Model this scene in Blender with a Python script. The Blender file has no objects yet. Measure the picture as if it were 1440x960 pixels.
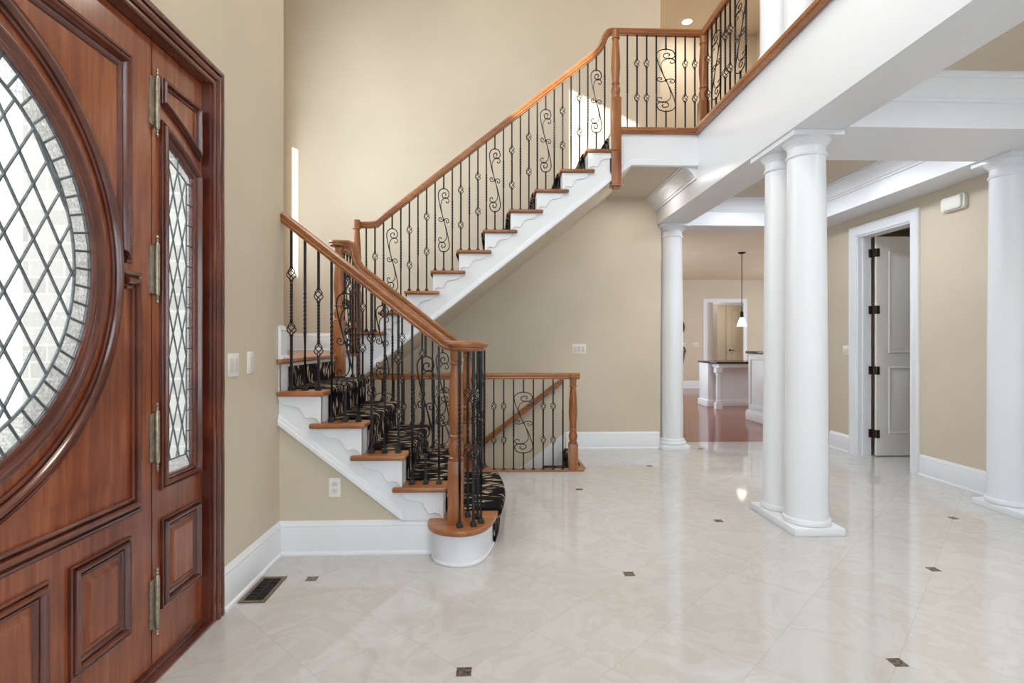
import bpy, bmesh, math, random
from mathutils import Vector, Matrix
random.seed(4)
C = bpy.context.scene.collection
PI = math.pi
V = Vector
ROOT = {}

# ------------------------------------------------------------------ meshes
class MB:
    def __init__(s):
        s.v = []; s.f = []; s.uv = None
    def add(s, vs, fs):
        n = len(s.v)
        s.v += [V(p) for p in vs]
        s.f += [[i + n for i in f] for f in fs]
        return s
    def box(s, x0, x1, y0, y1, z0, z1):
        p = [(x0,y0,z0),(x1,y0,z0),(x1,y1,z0),(x0,y1,z0),(x0,y0,z1),(x1,y0,z1),(x1,y1,z1),(x0,y1,z1)]
        return s.add(p, [(0,3,2,1),(4,5,6,7),(0,1,5,4),(1,2,6,5),(2,3,7,6),(3,0,4,7)])
    def prism(s, poly, a0, a1, axis='Z'):
        # poly in plane; Z: (x,y)  Y: (x,z)  X: (y,z)
        def P(p, a):
            return {'Z': (p[0],p[1],a), 'Y': (p[0],a,p[1]), 'X': (a,p[0],p[1])}[axis]
        n = len(poly)
        vs = [P(p,a0) for p in poly] + [P(p,a1) for p in poly]
        fs = [list(range(n))[::-1], list(range(n,2*n))]
        fs += [(i,(i+1)%n,n+(i+1)%n,n+i) for i in range(n)]
        return s.add(vs, fs)
    def lathe(s, prof, cx, cy, n=24, z0=0.0, a0=0.0, a1=2*PI):
        full = abs(a1-a0-2*PI) < 1e-6
        m = n if full else n+1
        vs = []
        for r, z in prof:
            for i in range(m):
                a = a0+(a1-a0)*i/n
                vs.append((cx+r*math.cos(a), cy+r*math.sin(a), z0+z))
        fs = []
        for j in range(len(prof)-1):
            for i in range(n):
                k = (i+1) % m
                fs.append((j*m+i, j*m+k, (j+1)*m+k, (j+1)*m+i))
        fs.append(list(range(m))[::-1]); fs.append([(len(prof)-1)*m+i for i in range(m)])
        return s.add(vs, fs)
    def sweep(s, path, prof, up=None, lat=None, closed=False, cap=True):
        path = [V(p) for p in path]; n = len(path); m = len(prof); vs = []
        for i in range(n):
            a = path[i]-path[i-1] if (i > 0 or closed) else None
            b = path[(i+1)%n]-path[i] if (i < n-1 or closed) else None
            if a is None: a = b
            if b is None: b = a
            a = a.normalized(); b = b.normalized()
            t = (a+b).normalized(); k = 1/max(.25, t.dot(a))
            if lat is not None:
                L = V(lat); U = L.cross(t).normalized()*k
            else:
                U = V(up if up is not None else (0,0,1)); L = t.cross(U).normalized()*k
            for p in prof: vs.append(path[i]+L*p[0]+U*p[1])
        fs = []
        for i in range(n if closed else n-1):
            j = (i+1) % n
            for q in range(m):
                r = (q+1) % m
                fs.append((i*m+q, i*m+r, j*m+r, j*m+q))
        if cap and not closed:
            fs.append(list(range(m))[::-1]); fs.append([(n-1)*m+q for q in range(m)])
        return s.add(vs, fs)
    def tube(s, path, r, n=6):
        path = [V(p) for p in path]; N = len(path); vs = []
        prev = None
        for i in range(N):
            t = (path[min(i+1,N-1)]-path[max(i-1,0)]).normalized()
            if prev is None:
                ref = V((0,1,0)) if abs(t.y) < .9 else V((1,0,0))
                u = t.cross(ref).normalized()
            else:
                u = (prev-t*prev.dot(t)).normalized()
            prev = u; w = t.cross(u)
            rr = r[i] if isinstance(r,(list,tuple)) else r
            for k in range(n):
                a = 2*PI*k/n+PI/n
                vs.append(path[i]+(u*math.cos(a)+w*math.sin(a))*rr)
        fs = [(i*n+k, i*n+(k+1)%n, (i+1)*n+(k+1)%n, (i+1)*n+k) for i in range(N-1) for k in range(n)]
        fs.append(list(range(n))[::-1]); fs.append([(N-1)*n+k for k in range(n)])
        return s.add(vs, fs)
    def bridge(s, o, i, a0, a1, axis='X'):
        def P(p, a): return {'Z': (p[0],p[1],a), 'Y': (p[0],a,p[1]), 'X': (a,p[0],p[1])}[axis]
        n = len(o)
        vs = [P(p,a0) for p in o]+[P(p,a0) for p in i]+[P(p,a1) for p in o]+[P(p,a1) for p in i]
        fs = []
        for k in range(n):
            l = (k+1)%n
            fs += [(k,l,n+l,n+k),(2*n+k,3*n+k,3*n+l,2*n+l),(k,2*n+k,2*n+l,l),(n+k,n+l,3*n+l,3*n+k)]
        return s.add(vs, fs)
    def grid(s, axis, a0, a1, u0, u1, w0, w1, holes=()):
        us = sorted({u0,u1,*[min(max(h[k],u0),u1) for h in holes for k in (0,1)]})
        ws = sorted({w0,w1,*[min(max(h[k],w0),w1) for h in holes for k in (2,3)]})
        def solid(i,j):
            if not (0 <= i < len(us)-1 and 0 <= j < len(ws)-1): return False
            a=(us[i]+us[i+1])/2; b=(ws[j]+ws[j+1])/2
            return not any(h[0]<a<h[1] and h[2]<b<h[3] for h in holes)
        def P(a,u,w): return {'X':(a,u,w),'Y':(u,a,w),'Z':(u,w,a)}[axis]
        for i in range(len(us)-1):
            for j in range(len(ws)-1):
                if not solid(i,j): continue
                A,B,c,d = us[i],us[i+1],ws[j],ws[j+1]
                s.add([P(a0,A,c),P(a0,B,c),P(a0,B,d),P(a0,A,d)],[(0,1,2,3)])
                s.add([P(a1,A,c),P(a1,B,c),P(a1,B,d),P(a1,A,d)],[(3,2,1,0)])
                for (ii,jj,q) in ((i-1,j,((A,c),(A,d))),(i+1,j,((B,d),(B,c))),(i,j-1,((B,c),(A,c))),(i,j+1,((A,d),(B,d)))):
                    if not solid(ii,jj):
                        (p,r) = q
                        s.add([P(a0,*p),P(a0,*r),P(a1,*r),P(a1,*p)],[(0,1,2,3)])
        return s
    def xf(s, M):
        s.v = [M @ p for p in s.v]; return s
    def mesh(s, name, mat, off=V((0,0,0)), bevel=0, seg=2, sharp=35):
        me = bpy.data.meshes.new(name)
        bm = bmesh.new()
        vs = [bm.verts.new(p-off) for p in s.v]
        for f in s.f:
            try: bm.faces.new([vs[i] for i in f])
            except ValueError: pass
        bmesh.ops.remove_doubles(bm, verts=bm.verts, dist=1e-5)
        bmesh.ops.recalc_face_normals(bm, faces=bm.faces)
        if bevel:
            es = [e for e in bm.edges if len(e.link_faces)==2 and e.calc_face_angle(0) > math.radians(30)]
            bmesh.ops.bevel(bm, geom=es, offset=bevel, segments=seg, affect='EDGES', profile=.5, clamp_overlap=True)
        lim = math.radians(sharp)
        for f in bm.faces: f.smooth = True
        for e in bm.edges:
            e.smooth = not (len(e.link_faces) != 2 or e.calc_face_angle(0) > lim)
        bm.to_mesh(me); bm.free()
        me.materials.append(mat)
        return me

def meta(o, label=None, cat=None, group=None, kind=None):
    if label: o['label'] = label
    if cat: o['category'] = cat
    if group: o['group'] = group
    if kind: o['kind'] = kind
    return o
def thing(name, label, cat, loc=(0,0,0), group=None, kind='thing'):
    o = bpy.data.objects.new(name, None); C.objects.link(o); o.location = loc
    o.empty_display_size = .1
    ROOT[o.name] = V(loc)
    return meta(o, label, cat, group, kind)
def part(name, mb, mat, parent, label=None, **k):
    off = ROOT[parent.name]
    o = bpy.data.objects.new(name, mb.mesh(name, mat, off, **k)); C.objects.link(o); o.parent = parent
    ROOT[o.name] = off
    if label: o['label'] = label
    return o
def solo(name, mb, mat, label, cat, loc=(0,0,0), group=None, kind='thing', **k):
    o = bpy.data.objects.new(name, mb.mesh(name, mat, V(loc), **k)); C.objects.link(o); o.location = loc
    ROOT[o.name] = V(loc)
    return meta(o, label, cat, group, kind)
def struct(name, mb, mat, label, cat, **k):
    return solo(name, mb, mat, label, cat, kind='structure', **k)
def inst(name, me, parent, loc):
    o = bpy.data.objects.new(name, me); C.objects.link(o); o.parent = parent; o.location = loc
    return o

# ------------------------------------------------------------------ materials
def s2l(c):
    return tuple((x/255/12.92 if x/255 <= .04045 else ((x/255+.055)/1.055)**2.4) for x in c)+(1,)
def nodes(name):
    m = bpy.data.materials.new(name); m.use_nodes = True
    nt = m.node_tree; return m, nt, nt.nodes['Principled BSDF']
def N(nt, t, **k):
    n = nt.nodes.new(t)
    for a, b in k.items(): setattr(n, a, b)
    return n
def ramp(nt, stops):
    r = N(nt, 'ShaderNodeValToRGB'); e = r.color_ramp.elements
    e[0].position, e[0].color = stops[0]; e[1].position, e[1].color = stops[-1]
    for p, c in stops[1:-1]:
        x = e.new(p); x.color = c
    return r
def paint(name, rgb, rough=.55, bump=.02, scale=180, var=.04, spec=.4):
    m, nt, b = nodes(name)
    tc = N(nt,'ShaderNodeTexCoord'); no = N(nt,'ShaderNodeTexNoise'); no.inputs['Scale'].default_value = 1.3; no.inputs['Detail'].default_value = 3
    nt.links.new(tc.outputs['Object'], no.inputs['Vector'])
    c = s2l(rgb); lo = tuple(x*(1-var) for x in c[:3])+(1,); hi = tuple(min(1,x*(1+var)) for x in c[:3])+(1,)
    r = ramp(nt, [(.3,lo),(.7,hi)]); nt.links.new(no.outputs['Fac'], r.inputs['Fac']); nt.links.new(r.outputs['Color'], b.inputs['Base Color'])
    b.inputs['Roughness'].default_value = rough; b.inputs['Specular IOR Level'].default_value = spec
    if bump:
        n2 = N(nt,'ShaderNodeTexNoise'); n2.inputs['Scale'].default_value = scale
        nt.links.new(tc.outputs['Object'], n2.inputs['Vector'])
        bp = N(nt,'ShaderNodeBump'); bp.inputs['Strength'].default_value = bump; bp.inputs['Distance'].default_value = .002
        nt.links.new(n2.outputs['Fac'], bp.inputs['Height']); nt.links.new(bp.outputs['Normal'], b.inputs['Normal'])
    return m
def wood(name, dark, mid, light, scale=(3,30,30), rough=.32, coat=.3, bump=.05):
    m, nt, b = nodes(name)
    tc = N(nt,'ShaderNodeTexCoord'); mp = N(nt,'ShaderNodeMapping'); mp.inputs['Scale'].default_value = scale
    nt.links.new(tc.outputs['Object'], mp.inputs['Vector'])
    n1 = N(nt,'ShaderNodeTexNoise'); n1.inputs['Scale'].default_value = 1; n1.inputs['Detail'].default_value = 8; n1.inputs['Roughness'].default_value = .65; n1.inputs['Distortion'].default_value = .6
    nt.links.new(mp.outputs['Vector'], n1.inputs['Vector'])
    n2 = N(nt,'ShaderNodeTexNoise'); n2.inputs['Scale'].default_value = 2.5; n2.inputs['Detail'].default_value = 2
    nt.links.new(tc.outputs['Object'], n2.inputs['Vector'])
    mx = N(nt,'ShaderNodeMath', operation='MULTIPLY_ADD'); mx.inputs[1].default_value = .45
    nt.links.new(n2.outputs['Fac'], mx.inputs[0])
    m2 = N(nt,'ShaderNodeMath', operation='MULTIPLY'); m2.inputs[1].default_value = .55
    nt.links.new(n1.outputs['Fac'], m2.inputs[0]); nt.links.new(m2.outputs[0], mx.inputs[2])
    r = ramp(nt, [(.34,s2l(dark)),(.5,s2l(mid)),(.66,s2l(light))])
    nt.links.new(mx.outputs[0], r.inputs['Fac']); nt.links.new(r.outputs['Color'], b.inputs['Base Color'])
    b.inputs['Roughness'].default_value = rough; b.inputs['Coat Weight'].default_value = coat; b.inputs['Coat Roughness'].default_value = .15
    bp = N(nt,'ShaderNodeBump'); bp.inputs['Strength'].default_value = bump; bp.inputs['Distance'].default_value = .002
    nt.links.new(n1.outputs['Fac'], bp.inputs['Height']); nt.links.new(bp.outputs['Normal'], b.inputs['Normal'])
    return m
def metal(name, rgb, rough=.4, met=.7, bump=.1):
    m, nt, b = nodes(name)
    tc = N(nt,'ShaderNodeTexCoord'); no = N(nt,'ShaderNodeTexNoise'); no.inputs['Scale'].default_value = 60
    nt.links.new(tc.outputs['Object'], no.inputs['Vector'])
    c = s2l(rgb); r = ramp(nt, [(.3,tuple(x*.8 for x in c[:3])+(1,)),(.7,tuple(min(1,x*1.25) for x in c[:3])+(1,))])
    nt.links.new(no.outputs['Fac'], r.inputs['Fac']); nt.links.new(r.outputs['Color'], b.inputs['Base Color'])
    b.inputs['Metallic'].default_value = met; b.inputs['Roughness'].default_value = rough
    return m
def emit(name, rgb, st):
    m, nt, b = nodes(name)
    b.inputs['Base Color'].default_value = s2l(rgb); b.inputs['Emission Color'].default_value = s2l(rgb); b.inputs['Emission Strength'].default_value = st
    return m
def glass(name, bump=.2, scale=25, tint=(.95,.97,.98), refl=.12, rough=.04):
    m = bpy.data.materials.new(name); m.use_nodes = True; nt = m.node_tree; nt.nodes.clear()
    o = N(nt,'ShaderNodeOutputMaterial'); mx = N(nt,'ShaderNodeMixShader'); t = N(nt,'ShaderNodeBsdfTransparent'); g = N(nt,'ShaderNodeBsdfGlossy')
    t.inputs['Color'].default_value = tint+(1,); g.inputs['Roughness'].default_value = rough
    mx.inputs[0].default_value = refl
    tc = N(nt,'ShaderNodeTexCoord'); no = N(nt,'ShaderNodeTexNoise'); no.inputs['Scale'].default_value = scale; no.inputs['Detail'].default_value = 3
    nt.links.new(tc.outputs['Object'], no.inputs['Vector'])
    bp = N(nt,'ShaderNodeBump'); bp.inputs['Strength'].default_value = bump; bp.inputs['Distance'].default_value = .01
    nt.links.new(no.outputs['Fac'], bp.inputs['Height']); nt.links.new(bp.outputs['Normal'], g.inputs['Normal'])
    nt.links.new(t.outputs[0], mx.inputs[1]); nt.links.new(g.outputs[0], mx.inputs[2]); nt.links.new(mx.outputs[0], o.inputs['Surface'])
    return m
def hammered(name):
    # seedy obscure glass: mostly clear, broken up by small refracting dimples
    m = bpy.data.materials.new(name); m.use_nodes = True; nt = m.node_tree; nt.nodes.clear()
    o = N(nt,'ShaderNodeOutputMaterial'); mx = N(nt,'ShaderNodeMixShader'); t = N(nt,'ShaderNodeBsdfTransparent'); g = N(nt,'ShaderNodeBsdfGlossy')
    tc = N(nt,'ShaderNodeTexCoord'); vo = N(nt,'ShaderNodeTexVoronoi'); vo.inputs['Scale'].default_value = 110
    nt.links.new(tc.outputs['Object'], vo.inputs['Vector'])
    r = ramp(nt, [(.1,(1,1,1,1)),(.75,(.74,.77,.79,1))]); nt.links.new(vo.outputs['Distance'], r.inputs['Fac']); nt.links.new(r.outputs['Color'], t.inputs['Color'])
    g.inputs['Roughness'].default_value = .12; mx.inputs[0].default_value = .18
    bp = N(nt,'ShaderNodeBump'); bp.inputs['Strength'].default_value = .6; bp.inputs['Distance'].default_value = .004
    nt.links.new(vo.outputs['Distance'], bp.inputs['Height']); nt.links.new(bp.outputs['Normal'], g.inputs['Normal'])
    nt.links.new(t.outputs[0], mx.inputs[1]); nt.links.new(g.outputs[0], mx.inputs[2]); nt.links.new(mx.outputs[0], o.inputs['Surface'])
    return m
def marble():
    m, nt, b = nodes('marble_tile')
    tc = N(nt,'ShaderNodeTexCoord')
    sx = N(nt,'ShaderNodeSeparateXYZ'); nt.links.new(tc.outputs['Object'], sx.inputs[0])
    def mth(op, a, c=None):
        n = N(nt,'ShaderNodeMath', operation=op)
        for i, q in enumerate((a, c)):
            if q is None: continue
            if isinstance(q,(int,float)): n.inputs[i].default_value = q
            else: nt.links.new(q, n.inputs[i])
        return n.outputs[0]
    S = .856
    X = mth('SUBTRACT', sx.outputs[0], 1.603); Y = mth('SUBTRACT', sx.outputs[1], 2.112)
    u = mth('MULTIPLY', mth('ADD', X, Y), 1/math.sqrt(2)); v = mth('MULTIPLY', mth('SUBTRACT', X, Y), 1/math.sqrt(2))
    P = S/math.sqrt(2)*2
    def pp(a, p): return mth('PINGPONG', a, p/2)   # distance to the nearest multiple of p
    gu, gv = pp(u, P/3), pp(v, P/3)
    g = mth('LESS_THAN', mth('MINIMUM', gu, gv), .0013)
    # inlays: 5.5 cm squares on a staggered lattice
    def inl(ox, oy):
        a = pp(mth('ADD', X, ox), 2*S); c = pp(mth('ADD', Y, oy), 2*S)
        return mth('LESS_THAN', mth('MAXIMUM', a, c), .029)
    dot = mth('MAXIMUM', inl(0,0), inl(S,S))
    # per tile tone
    fu = mth('FLOOR', mth('DIVIDE', u, P/3)); fv = mth('FLOOR', mth('DIVIDE', v, P/3))
    cb = N(nt,'ShaderNodeCombineXYZ'); nt.links.new(fu, cb.inputs[0]); nt.links.new(fv, cb.inputs[1])
    wn = N(nt,'ShaderNodeTexWhiteNoise', noise_dimensions='3D'); nt.links.new(cb.outputs[0], wn.inputs['Vector'])
    # veins
    addv = N(nt,'ShaderNodeVectorMath', operation='MULTIPLY_ADD'); addv.inputs[1].default_value = (3,3,3)
    nt.links.new(wn.outputs['Color'], addv.inputs[0]); nt.links.new(tc.outputs['Object'], addv.inputs[2])
    n1 = N(nt,'ShaderNodeTexNoise'); n1.inputs['Scale'].default_value = 2.6; n1.inputs['Detail'].default_value = 8; n1.inputs['Roughness'].default_value = .6; n1.inputs['Distortion'].default_value = 1.6
    nt.links.new(addv.outputs[0], n1.inputs['Vector'])
    r = ramp(nt, [(.25,s2l((198,193,189))),(.42,s2l((206,203,201))),(.5,s2l((210,208,206))),(.55,s2l((203,199,195))),(.75,s2l((211,209,208)))])
    nt.links.new(n1.outputs['Fac'], r.inputs['Fac'])
    tone = N(nt,'ShaderNodeMix', data_type='RGBA', blend_type='MULTIPLY'); tone.inputs[0].default_value = 1
    tr = ramp(nt, [(0,(.965,.963,.958,1)),(1,(1,1,1,1))]); nt.links.new(wn.outputs['Value'], tr.inputs['Fac'])
    nt.links.new(r.outputs['Color'], tone.inputs[6]); nt.links.new(tr.outputs['Color'], tone.inputs[7])
    m1 = N(nt,'ShaderNodeMix', data_type='RGBA'); nt.links.new(g, m1.inputs[0]); nt.links.new(tone.outputs[2], m1.inputs[6]); m1.inputs[7].default_value = s2l((189,184,178))
    n3 = N(nt,'ShaderNodeTexNoise'); n3.inputs['Scale'].default_value = 70; nt.links.new(tc.outputs['Object'], n3.inputs['Vector'])
    dr = ramp(nt, [(.35,s2l((62,52,44))),(.65,s2l((120,104,88)))]); nt.links.new(n3.outputs['Fac'], dr.inputs['Fac'])
    m2 = N(nt,'ShaderNodeMix', data_type='RGBA'); nt.links.new(dot, m2.inputs[0]); nt.links.new(m1.outputs[2], m2.inputs[6]); nt.links.new(dr.outputs['Color'], m2.inputs[7])
    nt.links.new(m2.outputs[2], b.inputs['Base Color'])
    rg = mth('ADD', mth('MULTIPLY', dot, .2), .055); nt.links.new(rg, b.inputs['Roughness'])
    b.inputs['IOR'].default_value = 1.6
    return m
def carpet():
    m, nt, b = nodes('carpet_runner_pile')
    uv = N(nt,'ShaderNodeUVMap'); mp = N(nt,'ShaderNodeMapping'); mp.inputs['Scale'].default_value = (1,1,1)
    nt.links.new(uv.outputs[0], mp.inputs[0])
    n0 = N(nt,'ShaderNodeTexNoise'); n0.inputs['Scale'].default_value = 11; n0.inputs['Detail'].default_value = 1
    nt.links.new(mp.outputs[0], n0.inputs['Vector'])
    wv = N(nt,'ShaderNodeVectorMath', operation='MULTIPLY_ADD'); wv.inputs[1].default_value = (.10,.04,0)
    nt.links.new(n0.outputs['Color'], wv.inputs[0]); nt.links.new(mp.outputs[0], wv.inputs[2])
    m3 = N(nt,'ShaderNodeMapping'); m3.inputs['Scale'].default_value = (23,6.2,1); nt.links.new(wv.outputs[0], m3.inputs[0])
    vo = N(nt,'ShaderNodeTexVoronoi'); vo.voronoi_dimensions = '2D'; vo.inputs['Scale'].default_value = 1; nt.links.new(m3.outputs[0], vo.inputs['Vector'])
    r1 = ramp(nt, [(.19,(1,1,1,1)),(.30,(0,0,0,1))]); nt.links.new(vo.outputs['Distance'], r1.inputs['Fac'])
    sp = N(nt,'ShaderNodeSeparateColor'); nt.links.new(vo.outputs['Color'], sp.inputs[0])
    r2 = ramp(nt, [(.12,(.25,.25,.25,1)),(.55,(1,1,1,1))]); nt.links.new(sp.outputs[0], r2.inputs['Fac'])
    mu = N(nt,'ShaderNodeMath', operation='MULTIPLY'); nt.links.new(r1.outputs[0], mu.inputs[0]); nt.links.new(r2.outputs[0], mu.inputs[1])
    mx = N(nt,'ShaderNodeMix', data_type='RGBA'); nt.links.new(mu.outputs[0], mx.inputs[0]); mx.inputs[6].default_value = s2l((17,15,19)); mx.inputs[7].default_value = s2l((190,170,142))
    nt.links.new(mx.outputs[2], b.inputs['Base Color']); b.inputs['Roughness'].default_value = .9; b.inputs['Specular IOR Level'].default_value = .15
    n4 = N(nt,'ShaderNodeTexNoise'); n4.inputs['Scale'].default_value = 500; nt.links.new(mp.outputs[0], n4.inputs['Vector'])
    bp = N(nt,'ShaderNodeBump'); bp.inputs['Strength'].default_value = .5; bp.inputs['Distance'].default_value = .004
    nt.links.new(n4.outputs['Fac'], bp.inputs['Height']); nt.links.new(bp.outputs['Normal'], b.inputs['Normal'])
    return m
def stone():
    m, nt, b = nodes('porch_stone')
    tc = N(nt,'ShaderNodeTexCoord'); mp = N(nt,'ShaderNodeMapping'); mp.inputs['Rotation'].default_value = (0,PI/2,0)
    mp.inputs['Rotation'].default_value = (PI/2,0,PI/2)
    sx = N(nt,'ShaderNodeSeparateXYZ'); nt.links.new(tc.outputs['Object'], sx.inputs[0])
    cb = N(nt,'ShaderNodeCombineXYZ'); ad = N(nt,'ShaderNodeMath', operation='ADD'); nt.links.new(sx.outputs[0], ad.inputs[0]); nt.links.new(sx.outputs[1], ad.inputs[1]); nt.links.new(ad.outputs[0], cb.inputs[0]); nt.links.new(sx.outputs[2], cb.inputs[1])
    br = N(nt,'ShaderNodeTexBrick'); br.inputs['Scale'].default_value = 2.6; br.inputs['Mortar Size'].default_value = .018; br.inputs['Color1'].default_value = s2l((230,230,228)); br.inputs['Color2'].default_value = s2l((208,207,204)); br.inputs['Mortar'].default_value = s2l((238,237,234))
    br.inputs['Bias'].default_value = -.1
    nt.links.new(cb.outputs[0], br.inputs['Vector']); nt.links.new(br.outputs['Color'], b.inputs['Base Color']); b.inputs['Roughness'].default_value = .9
    return m
def planks(name):
    m, nt, b = nodes(name)
    tc = N(nt,'ShaderNodeTexCoord')
    br = N(nt,'ShaderNodeTexBrick'); br.inputs['Scale'].default_value = 1; br.inputs['Brick Width'].default_value = 1.4; br.inputs['Row Height'].default_value = .09; br.inputs['Mortar Size'].default_value = .0015
    br.inputs['Color1'].default_value = s2l((160,86,58)); br.inputs['Color2'].default_value = s2l((134,66,43)); br.inputs['Mortar'].default_value = s2l((60,28,18))
    nt.links.new(tc.outputs['Object'], br.inputs['Vector']); nt.links.new(br.outputs['Color'], b.inputs['Base Color'])
    b.inputs['Roughness'].default_value = .14
    no = N(nt,'ShaderNodeTexNoise'); no.inputs['Scale'].default_value = 9; nt.links.new(tc.outputs['Object'], no.inputs['Vector'])
    bp = N(nt,'ShaderNodeBump'); bp.inputs['Strength'].default_value = .12; bp.inputs['Distance'].default_value = .004
    nt.links.new(no.outputs['Fac'], bp.inputs['Height']); nt.links.new(bp.outputs['Normal'], b.inputs['Normal'])
    return m

WALL = paint('beige_wall_paint', (214,201,180))
CEILL = paint('taupe_ceiling_paint', (208,194,174), rough=.7)
CEILW = paint('cream_ceiling_paint', (236,228,212), rough=.7)
WHITE = paint('white_trim_paint', (238,240,245), rough=.32, bump=0, var=.01)
DOORW = paint('white_door_paint', (232,230,226), rough=.35, bump=0, var=.01)
PLATE2 = paint('white_plastic_insert', (216,213,206), rough=.4, bump=0, var=.005)
PLATE = paint('white_plastic', (240,238,232), rough=.35, bump=0, var=.005)
MAH = wood('mahogany_vertical', (106,46,20), (140,68,33), (170,96,54), scale=(28,28,2.2), rough=.27, coat=.6)
MAHD = wood('mahogany_moulding', (70,28,19), (94,42,28), (116,57,36), scale=(5,5,5), rough=.2, coat=.7, bump=0)
OAK = wood('oak_along', (124,70,36), (153,95,52), (179,118,70), scale=(2.5,45,45))
OAKV = wood('oak_upright', (124,70,36), (153,95,52), (179,118,70), scale=(40,40,2.2))
OAKY = wood('oak_crosswise', (124,70,36), (153,95,52), (179,118,70), scale=(45,2.5,45))
IRON = metal('wrought_iron', (34,33,36), rough=.38, met=.35)
LEAD = metal('lead_came_metal', (112,120,124), rough=.45, met=.6)
BRASS = metal('antique_brass', (168,158,142), rough=.35, met=.9)
BRONZE = metal('oil_rubbed_bronze', (52,44,38), rough=.4, met=.6)
NICKEL = metal('bronze_register_metal', (128,114,94), rough=.45, met=.5)
DARKV = paint('dark_recess', (40,34,28), rough=.8, bump=0)  # dark tone stands in for shade in the vent and outlet slots
GLASS = glass('leaded_clear_glass', bump=.35, scale=14, refl=.07)
HAMM = hammered('hammered_glass')
PANE = glass('window_glass', bump=.02, scale=3, refl=.06, rough=.01)
MARB = marble()
CARP = carpet()
STONE = stone()
PLANK = planks('cherry_plank')
GRAN = paint('dark_granite', (44,36,34), rough=.12, bump=0, var=.5)
LAMP = emit('lamp_glow', (255,240,214), 9)
SHADE = emit('frosted_shade_glow', (255,244,226), 2.2)
CHAIRW = wood('dark_carved_wood', (44,20,14), (64,30,20), (84,42,28), scale=(20,20,6))
TAN = paint('tan_door_paint', (214,202,176), rough=.4, bump=0)

# ------------------------------------------------------------------ room shell
# floors
struct('floor', MB().grid('Z', -.25, 0, -2.57, 4.22, -2.75, 6.83, [(-1.21,.86,5.42,6.52)]), MARB, 'polished cream marble tile floor with small brown inlays', 'floor')
struct('floor_kitchen', MB().grid('Z', -.25, 0, 1.8, 9.0, 6.83, 18), PLANK, 'glossy cherry plank floor beyond the columns', 'floor')
struct('floor_basement', MB().grid('Z', -3.0, -2.85, -1.21, 1.2, 5.3, 6.5), PLANK, 'floor at the foot of the basement stairs', 'floor')
up = MB().grid('Z', 2.96, 3.25, 2.0, 4.22, -2.75, 8.45)
up.grid('Z', 2.96, 3.25, 1.13, 2.0, 5.14, 6.45)
struct('floor_upper', up, CEILL, 'upper storey slab, taupe ceiling on its underside', 'floor')
struct('floor_landing', MB().prism([(-1.24,3.26),(-1.24,5.12),(-1.29,5.12),(-1.29,6.45),(-2.42,6.45),(-2.42,3.385),(-1.266,3.385),(-1.266,3.26)], 1.136, 1.166), OAKY, 'oak stair landing at the turn of the staircase', 'floor', bevel=.008)
struct('floor_balcony', MB().box(1.13,2.0,5.16,6.45,3.25,3.27).box(2.0,4.07,-2.6,8.3,3.25,3.27), OAK, 'oak floor of the upper balcony', 'floor')
struct('ceiling', MB().grid('Z', 6.0, 6.15, -2.57, 4.22, -2.75, 8.45), CEILW, 'high ceiling over the foyer and upper hall', 'ceiling')
struct('ceiling_kitchen', MB().grid('Z', 2.954, 3.1, 1.8, 9.0, 6.83, 18), paint('kitchen_ceiling_paint',(228,214,188),rough=.7), 'cream ceiling over the kitchen', 'ceiling')
# walls
DOOR_HOLE = (.26, 2.52, 0, 2.44)
struct('wall_left', MB().grid('X', -1.335, -1.27, -2.75, 3.38, 0, 6.0, [DOOR_HOLE, (1.2,2.8,4.05,5.45)]).grid('X', -1.42, -1.335, -2.75, 3.38, 0, 6.0, [(-.2,3.0,0,2.65), (1.2,2.8,4.05,5.45)]), WALL, 'beige wall around the entry door', 'wall')
struct('wall_alcove_front', MB().grid('Y', 3.25, 3.38, -2.57, -1.42, 0, 6.0), WALL, 'beige front wall of the stair alcove', 'wall')
struct('wall_alcove_left', MB().grid('X', -2.57, -2.42, 3.38, 6.6, 0, 6.0, [(5.93,6.29,2.1,3.65),(3.9,5.6,2.2,4.6)]), WALL, 'beige side wall of the stair alcove', 'wall')
struct('wall_back', MB().grid('Y', 6.45, 6.57, -2.57, 2.0, -2.9, 6.0), WALL, 'tall beige wall behind the stairs', 'wall')
struct('wall_upper_side', MB().grid('X', 1.88, 2.0, 6.57, 8.3, 3.27, 6.0), WALL, 'beige side wall of the upper hall', 'wall')
struct('wall_upper_back', MB().grid('Y', 8.3, 8.45, 1.88, 4.22, 3.27, 6.0), WALL, 'beige wall at the back of the upper hall', 'wall')
DH = (5.18, 5.97, 0, 2.44)
struct('wall_right', MB().grid('X', 4.07, 4.22, -2.75, 7.6, 0, 6.0, [DH]) , WALL, 'beige wall with the open white door', 'wall')
struct('wall_front', MB().grid('Y', -2.75, -2.6, -1.27, 4.07, 0, 6.0, [(-.9,1.6,.5,2.6),(-.9,1.6,3.4,5.4),(2.4,3.7,.7,2.5)]), WALL, 'beige front wall with tall windows', 'wall')
struct('wall_under_landing', MB().grid('X', -1.31, -1.272, 4.5, 6.45, -2.9, 1.12), WALL, 'beige wall below the landing edge', 'wall')
struct('wall_basement_stair', MB().grid('Y', 5.36, 5.42, -1.21, .86, -2.9, -.25).grid('X', 1.1, 1.2, 5.36, 6.45, -2.9, -.26), WALL, 'wall of the basement stairwell', 'wall')
LZ = lambda x: .79-.7876*(x+1.29)      # underside line of the lower stringer
struct('wall_stair', MB().prism([(-1.27,0),(-.345,0),(-.345,.2),(-.541,.2),(-1.27,LZ(-1.27)+.02)], 3.315, 3.40, 'Y'), WALL, 'beige triangle of wall under the lower stairs', 'wall')
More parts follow.
